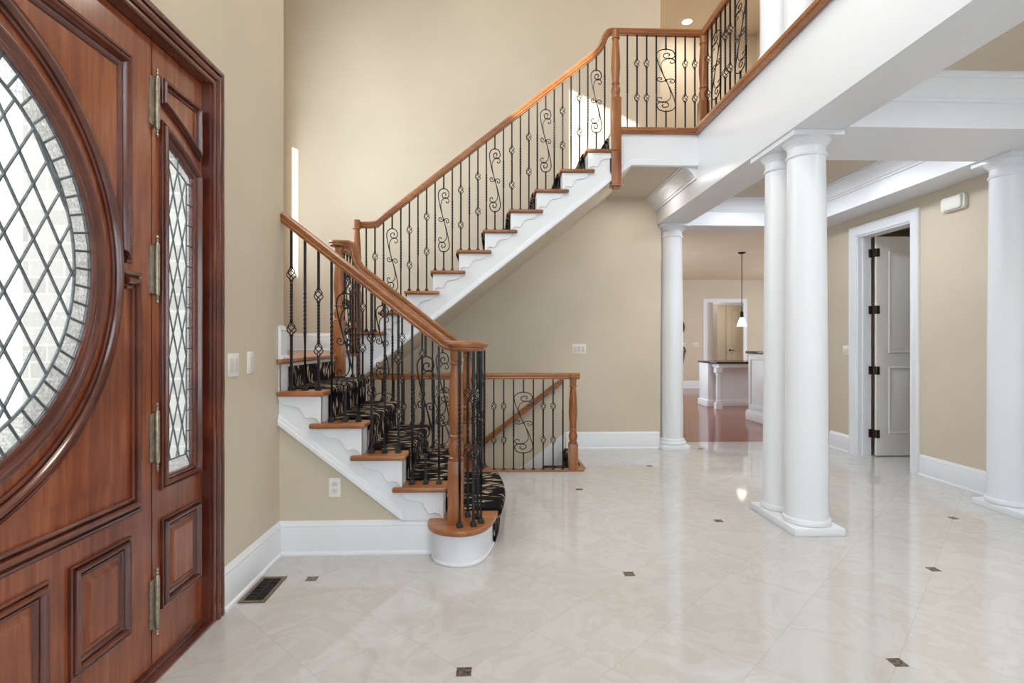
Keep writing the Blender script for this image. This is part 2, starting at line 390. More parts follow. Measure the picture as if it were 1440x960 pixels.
# kitchen shell
struct('wall_kitchen_back', MB().grid('Y', 14.75, 14.9, 1.8, 9.0, 0, 2.96, [(5.75,6.97,0,2.44),(7.62,8.6,0,2.44)]), WALL, 'far beige wall of the kitchen', 'wall')
struct('wall_kitchen_left', MB().grid('X', 1.8, 1.88, 6.57, 14.75, 0, 2.96), WALL, 'left wall of the kitchen', 'wall')
struct('wall_kitchen_right', MB().grid('X', 8.9, 9.0, 7.75, 18, 0, 2.96), WALL, 'right wall of the kitchen', 'wall')
struct('wall_upper_right', MB().grid('X', 4.07, 4.22, 7.6, 8.45, 3.0, 6.0), WALL, 'right wall at the back of the upper hall', 'wall')
struct('wall_kitchen_front', MB().grid('Y', 7.6, 7.75, 4.22, 9.0, 0, 2.96), WALL, 'near wall of the kitchen', 'wall')
hall = MB().grid('Y', 17.0, 17.1, 5.0, 9.0, 0, 2.96); hall.grid('X', 5.45, 5.55, 14.9, 17, 0, 2.96)
struct('wall_hall', hall, WALL, 'walls of the hall behind the kitchen doorway', 'wall')
# small room behind the open door
clo = MB().grid('X', 6.0, 6.1, 4.3, 7.6, 0, 2.96); clo.grid('Y', 4.2, 4.3, 4.22, 6.1, 0, 2.96); clo.grid('Z', 2.86, 2.96, 4.22, 6.0, 4.3, 7.6)
struct('wall_side_room', clo, WALL, 'walls of the dim room behind the open white door', 'wall')
struct('floor_side_room', MB().grid('Z', -.25, 0, 4.22, 6.1, 4.2, 6.83), MARB, 'tile floor of the room behind the open white door', 'floor')

# beams and headers
struct('trim_1', MB().box(1.95,2.30,-2.6,6.83,2.655,3.245), WHITE, 'long white beam under the balcony carried by the columns', 'beam', bevel=.004)
struct('trim_2', MB().prism([(1.11,2.86),(1.30,2.93),(1.95,2.93),(1.95,3.245),(1.13,3.245),(1.13,3.20),(1.11,3.20)], 5.13, 5.155, 'Y'), WHITE, 'white fascia board under the cross balcony railing', 'fascia')
struct('trim_3', MB().box(2.30,4.07,3.45,4.09,2.655,2.96), WHITE, 'white header beam between the column pair and the right column', 'beam')
struct('trim_4', MB().box(3.73,4.07,4.09,6.45,2.655,2.96), WHITE, 'white soffit beam along the top of the right wall', 'beam')
struct('trim_5', MB().box(2.30,4.07,6.45,6.83,2.655,2.96), WHITE, 'white header beam over the kitchen opening', 'beam')
CROWN = [(0,0),(0,-.14),(.014,-.14),(.018,-.122),(.03,-.118),(.036,-.10),(.05,-.082),(.072,-.06),(.096,-.045),(.104,-.03),(.118,-.028),(.122,-.012),(.14,-.010),(.14,0)]
def crown(name, path, label):
    struct(name, MB().sweep([(x,y,2.96) for x,y in path], CROWN), WHITE, label, 'crown moulding', sharp=25)
crown('trim_6', [(4.07,3.45),(2.30,3.45)][::-1], 'white crown moulding on the near header beam')
crown('trim_7', [(3.73,4.09),(3.73,6.45),(2.30,6.45)][::-1], 'white crown moulding around the coffer beside the right wall')
crown('trim_8', [(1.95,6.45),(1.95,5.155)], 'white crown moulding under the balcony beside the long beam')
# oak edge of the balcony
NOSE = [(-.02,-.028),(.012,-.028),(.018,-.02),(.018,-.012),(.03,-.006),(.034,.008),(.030,.022),(.018,.028),(-.06,.028)]
struct('trim_9', MB().sweep([(1.21,5.11,3.255),(1.925,5.11,3.255),(1.925,-2.6,3.255)], NOSE), OAK, 'oak nosing along the balcony edge', 'nosing')
BASEP = [(0,0),(.028,0),(.028,.010),(.024,.018),(.017,.022),(.017,.158),(.014,.165),(.016,.172),(.010,.185),(.005,.198),(0,.2)]
def baseboard(name, path, label, z=0):
    struct(name, MB().sweep([(x,y,z) for x,y in path], BASEP), WHITE, label, 'baseboard', sharp=25)
baseboard('baseboard_left', [(-1.27,2.605),(-1.27,3.31)], 'white baseboard on the left wall by the entry door')
baseboard('baseboard_stair', [(-1.27,3.315),(-.34,3.315)], 'white baseboard under the lower stairs')
baseboard('baseboard_back', [(.87,6.45),(1.985,6.45)], 'white baseboard on the back wall by the basement stairs')
baseboard('baseboard_right', [(4.07,6.45),(4.07,6.085)], 'white baseboard between the far corner and the open door')
baseboard('baseboard_right_near', [(4.07,5.065),(4.07,4.17)], 'white baseboard on the right wall by the right column')
baseboard('baseboard_landing', [(-2.42,6.45),(-1.30,6.45)], 'white baseboard at the back of the landing', 1.166)
baseboard('baseboard_landing_side', [(-2.42,3.4),(-2.42,6.45)], 'white baseboard on the alcove side wall', 1.166)
baseboard('baseboard_landing_return', [(-1.27,3.30),(-1.27,3.38),(-1.42,3.38)], 'white baseboard wrapping the wall end above the stairs', 1.166)
baseboard('baseboard_kitchen', [(1.9,14.75),(5.64,14.75)], 'white baseboard on the far kitchen wall')
baseboard('baseboard_upper', [(2.0,8.3),(4.07,8.3)], 'white baseboard in the upper hall', 3.27)

CAS = [(0,0),(0,.012),(.012,.018),(.02,.014),(.07,.018),(.085,.026),(.105,.026),(.11,.018),(.11,0)]
def casing_x(name, x, sx, y0, y1, z1, label):
    # casing around an opening in a wall of constant x, standing out along sx
    p = [(x,y0,0),(x,y0,z1),(x,y1,z1),(x,y1,0)]
    mb = MB().sweep(p if sx < 0 else p[::-1], CAS, up=(sx,0,0)); 
    return mb
def frame(name, mb, label): return struct(name, mb, WHITE, label, 'door casing', sharp=25)
m = MB().sweep([(4.07,5.97,0),(4.07,5.97,2.44),(4.07,5.18,2.44),(4.07,5.18,0)][::-1], CAS, up=(-1,0,0))
m.box(4.07,4.22,5.955,5.97,0,2.44).box(4.07,4.22,5.18,5.195,0,2.44).box(4.07,4.22,5.195,5.955,2.425,2.44).box(4.12,4.16,5.945,5.956,0,2.43).box(4.12,4.16,5.19,5.20,0,2.43)
frame('trim_10', m, 'white casing around the open interior door')
m = MB().sweep([(5.75,14.75,0),(5.75,14.75,2.44),(6.97,14.75,2.44),(6.97,14.75,0)], [(a,b) for a,b in CAS], up=(0,-1,0))
m.box(5.75,5.77,14.75,14.9,0,2.44).box(6.95,6.97,14.75,14.9,0,2.44)
frame('trim_11', m, 'white casing around the far kitchen doorway')
m = MB().sweep([(7.62,14.75,0),(7.62,14.75,2.44),(8.6,14.75,2.44),(8.6,14.75,0)], CAS, up=(0,-1,0))
frame('trim_12', m, 'white casing at the right end of the far kitchen wall')
m = MB().box(6.50,6.62,15.9,16.0,0,2.45).box(7.9,8.02,15.9,16.0,0,2.45).box(6.62,7.9,15.9,16.0,2.33,2.45)
frame('trim_13', m, 'second white frame deeper inside the kitchen doorway')

# ------------------------------------------------------------------ entry door
PM = [(0,0),(0,.011),(.005,.015),(.011,.013),(.014,.003),(.017,.003),(.020,.019),(.027,.025),(.036,.024),(.043,.015),(.047,.004),(.050,.003),(.053,.010),(.060,.008),(.068,.003),(.07,0)]
PMS = [(a*.72,b*.9) for a,b in PM]
XF = -1.30                                     # inner face of the leaves
CZ, CY = 1.5, 1.215
def arc(r, a0=-PI/2, a1=PI/2, n=48): return [(r*math.cos(a0+(a1-a0)*i/n), CZ+r*math.sin(a0+(a1-a0)*i/n)) for i in range(n+1)]
def loop_x(pts, prof, x=XF): return MB().sweep([(x,a,b) for a,b in pts], prof, up=(1,0,0), closed=True)
def clip_seg(p, q, inside, n=200):
    # longest run of the segment that is inside
    best=None; cur=None
    for i in range(n+1):
        t=i/n; a=(p[0]+(q[0]-p[0])*t, p[1]+(q[1]-p[1])*t)
        if inside(a):
            cur=(cur[0],a) if cur else (a,a)
            if best is None or (V(cur[1])-V(cur[0])).length > (V(best[1])-V(best[0])).length: best=cur
        else: cur=None
    return best if best and (V(best[1])-V(best[0])).length > .02 else None
def leaf(name, sg, label):
    M = Matrix.Translation((0,CY,0)) @ Matrix.Diagonal((1,sg,1,1))
    root = thing(name, label, 'door', (XF, CY+sg*.92, .02), kind='structure')
    # everything below in v = distance from the meeting line
    out = [(.003,.035),(.92,.035),(.92,2.42),(.003,2.42)] + arc(.662)[::-1]
    part('door_slab', MB().prism(out, XF-.036, XF, 'X').xf(M), MAH, root)
    ring = [(-.004,-.016),(-.006,.003),(-.002,.007),(.006,.008),(.012,.007),(.020,.015),(.030,.018),(.040,.015),(.046,.006),(.048,-.002),(.048,-.016)]
    part('glass_stop', MB().sweep([(XF,a,b) for a,b in arc(.62)], ring, up=(1,0,0)).xf(M), MAHD, root)
    rm = [(0,-.002),(0,.007),(.004,.011),(.010,.010),(.013,.002),(.016,.002),(.019,.015),(.027,.023),(.036,.022),(.042,.013),(.045,.003),(.048,.003),(.051,.011),(.058,.008),(.062,-.002)]
    part('round_moulding', MB().sweep([(XF,a,b) for a,b in arc(.70)], rm, up=(1,0,0)).xf(M), MAHD, root)
    for zt, zb in ((2.295,1.548),(.71,1.456)):
        k = 1 if zt > zb else -1
        q = [(.08,zt),(.796,zt),(.796,zb),(.762,zb)]
        p = [(XF,a,b) for a,b in q]
        # outer edge follows q, the profile runs inwards
        part('panel_moulding', MB().sweep(p if k>0 else p[::-1], [(-a,b) for a,b in PM][::-1] if k<0 else [(-a,b) for a,b in PM], up=(1,0,0)).xf(M) if k<0 else MB().sweep(p[::-1], [(-a,b) for a,b in PM], up=(1,0,0)).xf(M), MAHD, root)
        zz0, zz1 = sorted((zb, zt-.07*k))
        poly = [(.72,zb-.0*k)]
        rr = .765; ang = [a for a in [i*PI/2/30 for i in range(31)]]
        pts = [(rr*math.cos(a), CZ+k*rr*math.sin(a)) for a in ang]
        zlim = zt-.075*k
        pts = [p for p in pts if (p[1]-zlim)*k < 0 and p[0] < .722 and p[0] > .085]
        fld = [(.722,pts[0][1]),(.722,zlim),(max(.085,pts[-1][0]-.01),zlim)] + pts[::-1]
        part('spandrel_panel', MB().prism(fld, XF-.004, XF+.004, 'X').xf(M), MAH, root)
    for v0, v1 in ((.51,.792),(.09,.43)):
        z0, z1 = .225, .575
        part('panel_moulding', loop_x([(v0,z0),(v0,z1),(v1,z1),(v1,z0)], PMS).xf(M) if False else loop_x([(v0,z0),(v1,z0),(v1,z1),(v0,z1)], [(-a,b) for a,b in PMS]).xf(M), MAHD, root)
        i = .062
        o = [(v0+i,z0+i),(v1-i,z0+i),(v1-i,z1-i),(v0+i,z1-i)]; j=.016
        o2 = [(v0+i+j,z0+i+j),(v1-i-j,z0+i+j),(v1-i-j,z1-i-j),(v0+i+j,z1-i-j)]
        mb = MB(); mb.add([(XF,a,b) for a,b in o]+[(XF+.014,a,b) for a,b in o2], [(0,1,5,4),(1,2,6,5),(2,3,7,6),(3,0,4,7),(4,5,6,7)])
        part('raised_panel', mb.xf(M), MAH, root)
    # glass
    g = part('round_glass', MB().prism(arc(.548)+[(.002,CZ-.548),(.002,CZ+.548)][:0], XF-.012, XF-.008, 'X').xf(M), GLASS, root, label='clear leaded glass')
    part('border_glass', MB().prism(arc(.626)+arc(.548)[::-1], XF-.012, XF-.008, 'X').xf(M), HAMM, root, label='hammered border glass')
    cm = MB()
    flat = lambda p,q: cm.tube([(XF-.008,p[0],p[1]),(XF-.008,q[0],q[1])], .0042, 6)
    ins = lambda a: a[0] > 0 and a[0]**2+(a[1]-CZ)**2 < .548**2
    for k in range(-14, 15):
        for d in (1,-1):
            zc = CZ-.015+.157*k+ (0 if d>0 else 0)
            sl = d*.157/.095
            c0 = clip_seg((-.1, zc+sl*(-.1-.442)), (.6, zc+sl*(.6-.442)), ins)
            if c0: flat(*c0)
    cm.tube([(XF-.008,a,b) for a,b in arc(.548)], .005, 6); cm.tube([(XF-.008,a,b) for a,b in arc(.617)], .005, 6)
    for i in range(-16,17):
        a = math.radians(i*5.55+.2)
        if abs(a) < PI/2: flat((.548*math.cos(a), CZ+.548*math.sin(a)), (.618*math.cos(a), CZ+.618*math.sin(a)))
    part('lead_came', cm.xf(M), LEAD, root, label='grey lead strips of the leaded glass')
    hp = [(.001,0),(.004,.004),(.0065,.010),(.003,.016),(.0055,.022),(.003,.028),(.008,.034),(.009,.04)]
    for zc in (2.188,1.546,.902,.268):
        h = MB()
        pr = hp+[(.009,.226-.186+.0)]
        pr = hp + [(.009,.10),(.0098,.101),(.0098,.104),(.009,.105),(.009,.16),(.0098,.161),(.0098,.164),(.009,.165),(.009,.226)] + [(r,.266-z) for r,z in hp[::-1]][1:]
        h.lathe(pr, XF+.012, .94, 12, zc-.133)
        hn = part('hinge', h.xf(M), BRASS, root, label='antique brass hinge')
        part('hinge_plate', MB().box(XF,XF+.006,.905,.935,zc-.092,zc+.092).xf(M), BRASS, hn)
    return root
leaf('door_1', 1, 'mahogany entry door leaf with half of a round leaded window')
leaf('door_2', -1, 'matching mahogany entry door leaf on the far hinge side, mostly out of view')
# sidelight
root = thing('door_3', 'narrow mahogany sidelight panel with arched leaded glass beside the wall', 'sidelight', (XF,2.32,.02), kind='structure')
def az(y, top, k=.30, q=.55): return top-k*(y-2.187)-q*(y-2.187)**2
inner = [(2.195,.698),(2.470,.698)]; cy = [2.470-.275*i/10 for i in range(11)]
inner += [(y, az(y,2.130)) for y in cy]
outer = [(2.143,.035),(2.50,.035)]+[(2.50,2.42)]+[(2.50-.357*i/10,2.42) for i in range(1,11)]
part('door_slab', MB().bridge(outer, inner, XF-.036, XF, 'X'), MAH, root)
ml = [(2.187,.69),(2.478,.69)]+[(2.478-.291*i/10, az(2.478-.291*i/10,2.137)) for i in range(11)]
part('glass_stop', loop_x(ml, [(-a*.66,b) for a,b in PM]+[(-.046,-.02),(0,-.004)][:1]), MAHD, root)
gl = [(2.20,.70),(2.46,.70)]+[(y, az(y,2.125)) for y in [2.46-.26*i/10 for i in range(11)]]
gi = [(2.262,.79),(2.39,.79)]+[(y, az(y,2.03)) for y in [2.39-.128*i/10 for i in range(11)]]
part('sidelight_glass', MB().prism(gi, XF-.012, XF-.008, 'X'), GLASS, root, label='clear leaded glass')
part('border_glass', MB().bridge(gl, gi, XF-.012, XF-.008, 'X'), HAMM, root, label='hammered border glass')
cm = MB()
flat = lambda p,q: cm.tube([(XF-.008,p[0],p[1]),(XF-.008,q[0],q[1])], .0032, 6)
ins = lambda a: 2.262 < a[0] < 2.39 and .79 < a[1] < az(a[0],2.03)
for k in range(-12, 13):
    for d in (1,-1):
        zc = 1.4+.192*k; sl = d*.192/.064
        c0 = clip_seg((2.2, zc+sl*(2.2-2.326)), (2.45, zc+sl*(2.45-2.326)), ins, 400)
        if c0: flat(*c0)
for a, b in zip(gi, gi[1:]+gi[:1]): flat(a, b)
for i in range(14):
    z = .80+i*.088
    flat((2.39,z),(2.435,z)); flat((2.262,z),(2.235,z))
flat((2.39,.79),(2.425,.735)); flat((2.262,.79),(2.24,.735)); flat((2.326,az(2.326,2.03)),(2.326,az(2.326,2.10)))
part('lead_came', cm, LEAD, root, label='grey lead strips of the leaded glass')
top = [(2.478-.291*i/8, az(2.478-.291*i/8,2.201)) for i in range(9)]
part('panel_moulding', loop_x([(2.187,2.305),(2.187,top[-1][1])]+top[::-1][1:]+[(2.478,2.305)], [(-a*.5,b*.9) for a,b in PM]), MAHD, root)
part('panel_moulding', loop_x([(2.192,.223),(2.478,.223),(2.478,.575),(2.192,.575)], [(-a,b) for a,b in PMS]), MAHD, root)
i=.06; j=.014
o = [(2.192+i,.223+i),(2.478-i,.223+i),(2.478-i,.575-i),(2.192+i,.575-i)]; o2=[(2.192+i+j,.223+i+j),(2.478-i-j,.223+i+j),(2.478-i-j,.575-i-j),(2.192+i+j,.575-i-j)]
part('raised_panel', MB().add([(XF,a,b) for a,b in o]+[(XF+.012,a,b) for a,b in o2], [(0,1,5,4),(1,2,6,5),(2,3,7,6),(3,0,4,7),(4,5,6,7)]), MAH, root)
# frame
CASM = [(0,0),(0,.014),(.006,.018),(.016,.018),(.019,.008),(.023,.008),(.026,.020),(.034,.026),(.046,.027),(.053,.020),(.056,.010),(.060,.010),(.063,.022),(.072,.026),(.082,.024),(.085,.012),(.085,0)]
fr = MB().sweep([(-1.27,2.515,0),(-1.27,2.515,2.43),(-1.27,.265,2.43),(-1.27,.265,0)], CASM, up=(1,0,0))
fr.box(-1.337,-1.268,2.502,2.52,0,2.44).box(-1.337,-1.268,.26,.288,0,2.44).box(-1.337,-1.268,.288,2.502,2.422,2.44)
struct('trim_14', fr, MAHD, 'dark mahogany casing and jamb around the entry door', 'door casing', sharp=25)
struct('trim_15', MB().box(-1.42,-1.285,.26,2.52,0,.022).box(-1.285,-1.25,.2,2.585,0,.012), MAHD, 'mahogany threshold under the entry door', 'threshold', bevel=.004)
# outside
struct('ground_outside', MB().grid('Z', -.3, -.05, -14, -1.42, -10, 12), paint('porch_paving', (190,186,178), rough=.9), 'pale porch paving outside the entry', 'paving')
struct('wall_porch', MB().grid('X', -5.3, -5.0, -6, -.2, -.05, 6.0).grid('X', -5.3, -5.0, 4.2, 11, -.05, 6.0), STONE, 'pale stone wall across the porch, its unseen near stretch blocking sun', 'wall')  # unseen near stretch blocks sun at the door; gap lets the streak through

struct('wall_front_sun_block', MB().grid('Y',-8.3,-8.0,-4.6,9,-.3,7.6), STONE, 'unseen stone wall added to keep sun off the front windows', 'wall')  # added out of view to stop sun entering the front windows
struct('wall_alcove_sun_block', MB().box(-4.2,-3.9,.9,3.2,-.05,6.2), STONE, 'unseen stone slab added to keep sun off the alcove window', 'wall')  # unseen blocker, keeps direct sun out of the main alcove window
struct('wall_alcove_outside', MB().box(-2.65,-1.42,3.19,3.25,-.05,6.15), STONE, 'pale stone outer face of the stair alcove', 'wall')
# windows (daylight comes in through these)
def window(name, axis, a, u0, u1, z0, z1, label, nu=2, nz=3):
    t = .05; P = (lambda u,z,d0,d1,u1_,z1_: MB())
    fr = MB()
    def bx(ua,ub,za,zb,d=.04):
        return fr.box(a-d,a+d,ua,ub,za,zb) if axis=='X' else fr.box(ua,ub,a-d,a+d,za,zb)
    bx(u0,u0+t,z0,z1); bx(u1-t,u1,z0,z1); bx(u0+t,u1-t,z0,z0+t); bx(u0+t,u1-t,z1-t,z1)
    for i in range(1,nu):
        u=u0+(u1-u0)*i/nu; bx(u-.012,u+.012,z0+t,z1-t,.015)
    for i in range(1,nz):
        z=z0+(z1-z0)*i/nz; bx(u0+t,u1-t,z-.012,z+.012,.014)
    r = thing(name, label, 'window', ((a,(u0+u1)/2,z0) if axis=='X' else ((u0+u1)/2,a,z0)), kind='structure')
    part('window_frame', fr, WHITE, r)
    g = MB()
    g.box(a-.003,a+.003,u0+t,u1-t,z0+t,z1-t) if axis=='X' else g.box(u0+t,u1-t,a-.003,a+.003,z0+t,z1-t)
    part('pane', g, PANE, r)
window('window_1','X',-1.345,1.2,2.8,4.05,5.45,'high white window over the entry door',1,1)
window('window_2','X',-2.495,3.9,5.6,2.2,4.6,'white window in the stair alcove')
window('window_3','Y',-2.675,-.9,1.6,.5,2.6,'lower white window in the front wall')
window('window_4','Y',-2.675,-.9,1.6,3.4,5.4,'upper white window in the front wall')
window('window_5','Y',-2.675,2.4,3.7,.7,2.5,'white window of the front dining area')

# ------------------------------------------------------------------ balusters
RINGS = {}
def bar_mesh(kind, L):
    L = round(L,3); key=(kind,L)
    if key in RINGS: return RINGS[key]
    h = .0066
    zs = []     # (z, angle) rings from top; None breaks the bar
    def tw(z0, z1, turns):
        n = max(8,int((z1-z0)/.007)); return [(-z0-(z1-z0)*i/n, turns*2*PI*i/n) for i in range(n+1)]
    if kind == 't': segs = [[(.01,0)]+tw(.30,.56,2.5)+[(-L,0)]]
    elif kind == 'b': segs = [[(.01,0),(-.226,0)], [(-.304,0)]+tw(.315,.545,3)+[(-.556,0)], [(-.634,0),(-L,0)]]
    else: segs = [[(.01,0),(-.128,0)]] if kind in 'sS' else [[(-.722,0),(-L,0)]]
    mb = MB()
    for s in segs:
        vs=[]; 
        for z,a in s:
            for q in range(4):
                w=a+PI/4+q*PI/2; vs.append((h*1.414*math.cos(w),h*1.414*math.sin(w),z))
        n=len(s); fs=[(i*4+q,i*4+(q+1)%4,(i+1)*4+(q+1)%4,(i+1)*4+q) for i in range(n-1) for q in range(4)]
        fs += [(3,2,1,0),tuple((n-1)*4+q for q in range(4))]
        mb.add(vs,fs)
    col = lambda z: mb.box(-.0085,.0085,-.0085,.0085,z-.006,z+.006)
    if kind == 'b':
        for z in (-.226,-.304,-.556,-.634): col(z)
    if kind in 'sS':
        col(-.126)
    if kind == 'low': col(-.724)
    RINGS[key] = mb.mesh('baluster', IRON); return RINGS[key]
bk = MB()
for q in range(4):
    bk.tube([(.027*math.sin(PI*t/14)**.85*math.cos(q*PI/2+PI/4+PI*1.0*t/14), .027*math.sin(PI*t/14)**.85*math.sin(q*PI/2+PI/4+PI*1.0*t/14), -.039+.078*t/14) for t in range(15)], .0033, 5)
BASK = bk.mesh('basket', IRON)
sh = MB(); a,b = .0165,.009
sh.add([(-a,-a,0),(a,-a,0),(a,a,0),(-a,a,0),(-a,-a,.014),(a,-a,.014),(a,a,.014),(-a,a,.014),(-b,-b,.03),(b,-b,.03),(b,b,.03),(-b,b,.03)],
       [(3,2,1,0),(0,1,5,4),(1,2,6,5),(2,3,7,6),(3,0,4,7),(4,5,9,8),(5,6,10,9),(6,7,11,10),(7,4,8,11),(8,9,10,11)])
SHOE = sh.mesh('shoe', IRON)
def cat(pts, n=7):
    out=[]; P=[V(p) for p in pts]
    for i in range(len(P)-1):
        p0=P[max(i-1,0)];p1=P[i];p2=P[i+1];p3=P[min(i+2,len(P)-1)]
        for k in range(n):
            t=k/n; out.append(.5*((2*p1)+(p2-p0)*t+(2*p0-5*p1+4*p2-p3)*t*t+(3*p1-p0-3*p2+p3)*t*t*t))
    return out+[P[-1]]
def scroll_mesh(hw):
    W1 = [(.30,.86),(.16,.76),(.02,.70),(-.12,.75),(-.10,.86),(.12,.90),(.36,.84)]
    # main wire: curl under the arch, joint, over the top, down the left, through the middle
    half = [(.26,.78),(.40,.815),(.30,.86),(.05,.87),(-.22,.835),(-.27,.77),(-.10,.72),(.35,.70),(.72,.72),(.92,.78),(.93,.85),(.72,.945),(.36,.99),(0,1.0),(-.4,.985),(-.76,.935),(-.98,.84),(-.96,.72),(-.80,.55),(-.48,.30),(0,0)]
    stem = [(.52,.60),(.44,.575),(.60,.55),(.85,.565),(.94,.62),(.78,.675),(.35,.70),(-.05,.675),(-.36,.61),(-.52,.50),(-.46,.36),(-.25,.16),(0,0)]
    side = [(0,0),(-.36,-.045),(-.74,-.035),(-.92,.03),(-.74,.085),(-.46,.07),(-.44,.03),(-.6,.02)]
    mb=MB(); H=.298
    for cur, r in ((half,.0048),(stem,.004),(side,.004)):
        for sg in (1,-1):
            mb.tube(cat([(p[0]*hw*sg, 0, p[1]*H*sg-.425) for p in cur],5), r, 6)
    mb.box(-.011,.011,-.007,.007,-.434,-.416)
    for sg in (1,-1): mb.box(.33*hw*sg-.007,.33*hw*sg+.007,-.006,.006,.705*H*sg-.432,.705*H*sg-.418)
    return mb.mesh('scroll', IRON)
SCR = {'s': scroll_mesh(.052), 'S': scroll_mesh(.092)}
def baluster(root, kind, x, y, ztop, zbot, rot=0):
    R = ROOT[root.name]
    o = inst('baluster', bar_mesh(kind, ztop-zbot), root, V((x,y,ztop))-R); o.rotation_euler.z = rot
    if kind == 'b':
        for z in (-.265,-.595): inst('basket', BASK, o, (0,0,z))
    elif kind in 'sS':
        inst('scroll', SCR[kind], o, (0,0,0)); inst('lower_bar', bar_mesh('low', ztop-zbot), o, (0,0,0))
    inst('shoe', SHOE, o, (0,0,zbot-ztop))
    return o
RAIL = [(-.018,-.031),(-.018,-.024),(-.026,-.018),(-.024,-.008),(-.030,.004),(-.031,.016),(-.024,.026),(-.010,.031),(.010,.031),(.024,.026),(.031,.016),(.030,.004),(.024,-.008),(.026,-.018),(.018,-.024),(.018,-.031)]
def newel(root, x, y, z0, zs, z1, h=.044, drop=False):
    L = z1-zs
    T = [(.033,0),(.036,.002),(.043,.006),(.043,.018),(.035,.024),(.034,.03),(.041,.05),(.044,.075),(.041,.1),(.031,.12),(.031,.128),(.039,.132),(.039,.144),(.033,.15),(.036,.2),(.042,.27),(.043,.31),(.040,.4),(.033,.5),(.029,.54),(.029,.548),(.038,.553),(.038,.565),(.031,.571),(.034,.60),(.035,.63)]
    o = part('newel_post', MB().lathe([(r,z*L/.63) for r,z in T], x, y, 20, zs), OAKV, root, sharp=40)
    q = MB().box(x-h,x+h,y-h,y+h,z0,zs+.004)
    part('newel_base', q, OAKV, o, bevel=.003)
    if drop:
        d = MB().box(x-h-.008,x+h+.008,y-h-.008,y+h+.008,z0-.012,z0).box(x-h+.012,x+h-.012,y-h+.012,y+h-.012,z0-.03,z0-.012)
        part('newel_drop', d, OAKV, o, bevel=.004)
    return o

# ------------------------------------------------------------------ lower stairs
RISE=.191; Z=lambda k: .02+RISE*k
NX = {2:-.270,3:-.516,4:-.756,5:-.996,6:-1.24}
YF,YB = 3.30,4.54; YC=(YF+YB)/2
st = thing('staircase', 'lower flight of oak treads rising left to the landing', 'staircase', (-.6,YC,0))
def stringer_poly():
    p=[]
    for k in range(2,6):
        rx=NX[k]-.022
        p += [(rx, Z(k-1)-.03 if k>2 else .2),(rx, Z(k)-.03)]
    p += [(NX[6]-.022, Z(5)-.03),(NX[6]-.022,1.136),(-1.268,1.136),(-1.268,LZ(-1.268)),(-.541,.2)]
    return p
part('stringer', MB().prism(stringer_poly(), YF, YF+.0148, 'Y'), WHITE, st)
pb = stringer_poly()[:-2]+[(-1.268,0),(-.292,0)]
part('stringer', MB().prism(pb, YB-.04, YB, 'Y'), WHITE, st)
STM = [(0,0),(.010,0),(.018,.006),(.018,.030),(.012,.038),(.010,.058),(.004,.064),(0,.064)]
part('stringer_moulding', MB().sweep([(-1.268,YF,LZ(-1.268)),(-.535,YF,LZ(-.535))], STM), WHITE, st, sharp=25)
for k in range(2,6):
    nx=NX[k]; xb=NX[k+1]-.03
    xe=max(nx-.325,-1.267); xb=max(xb,-1.267); poly=[(nx,3.26),(nx,4.58),(xe,4.58),(xe,YB),(xb,YB),(xb,YF),(xe,YF),(xe,3.26)]
    part('tread', MB().prism(poly, Z(k)-.03, Z(k)), OAK, st, bevel=.011, seg=3)
for k in range(2,7):
    part('riser', MB().box(NX[k]-.04,NX[k]-.022,YF+.001,YB-.001,Z(k-1)-.03 if k>2 else .2,Z(k)-.03), WHITE, st)
def bracket_poly(x0, zt, sg=1, W=.30):
    # decorative bracket below a tread return, wavy along its lower edge
    lower=[(0,-.165),(.012,-.160),(.03,-.135),(.05,-.128),(.075,-.135),(.095,-.13),(.11,-.105),(.125,-.075),(.15,-.062),(.19,-.058),(.22,-.05),(.24,-.03),(.262,0)]
    return [(x0-sg*a, zt+b) for a,b in lower]
for k in range(2,6):
    part('stair_bracket', MB().prism(bracket_poly(NX[k]-.022,Z(k)-.03)+[(NX[k]-.022,Z(k)-.03)], YF-.012, YF+.001, 'Y'), WHITE, st, bevel=.005, sharp=20)
part('stair_bracket', MB().prism([(-1.262,1.136),(-1.262,1.0),(-1.268,1.0),(-1.268,1.136)], YF-.005, YF+.001, 'Y'), WHITE, st)
# curtail step
half=[(-.345,3.30),(-.345,3.235),(-.32,3.165),(-.275,3.12),(-.21,3.095),(-.15,3.097),(-.095,3.13),(-.05,3.20),(-.018,3.32),(.004,3.45),(.024,3.62),(.038,3.78),(.042,3.92)]
def outline(off):
    h=[V((p[0],p[1],0)) for p in cat([(a,b,0) for a,b in half],5)]
    full=h+[V((p.x,2*YC-p.y,0)) for p in h[::-1][1:]]
    out=[]
    for i,p in enumerate(full):
        t=(full[min(i+1,len(full)-1)]-full[max(i-1,0)]).normalized(); n=V((t.y,-t.x,0))
        out.append(p+n*off)
    return [(p.x,p.y) for p in out]
def xo(off, y):
    o=outline(off)
    for (x0,y0),(x1,y1) in zip(o,o[1:]):
        if x0 > -.12 and min(y0,y1) <= y <= max(y0,y1) and y1!=y0: return x0+(x1-x0)*(y-y0)/(y1-y0)
    return .04
Z1=Z(1)
part('curtail_riser', MB().prism(outline(0), 0, Z1-.03), WHITE, st)
part('curtail_trim', MB().prism(outline(.012), 0, .018), WHITE, st, bevel=.005)
part('tread', MB().prism(outline(.036), Z1-.034, Z1), OAK, st, bevel=.012, seg=3)

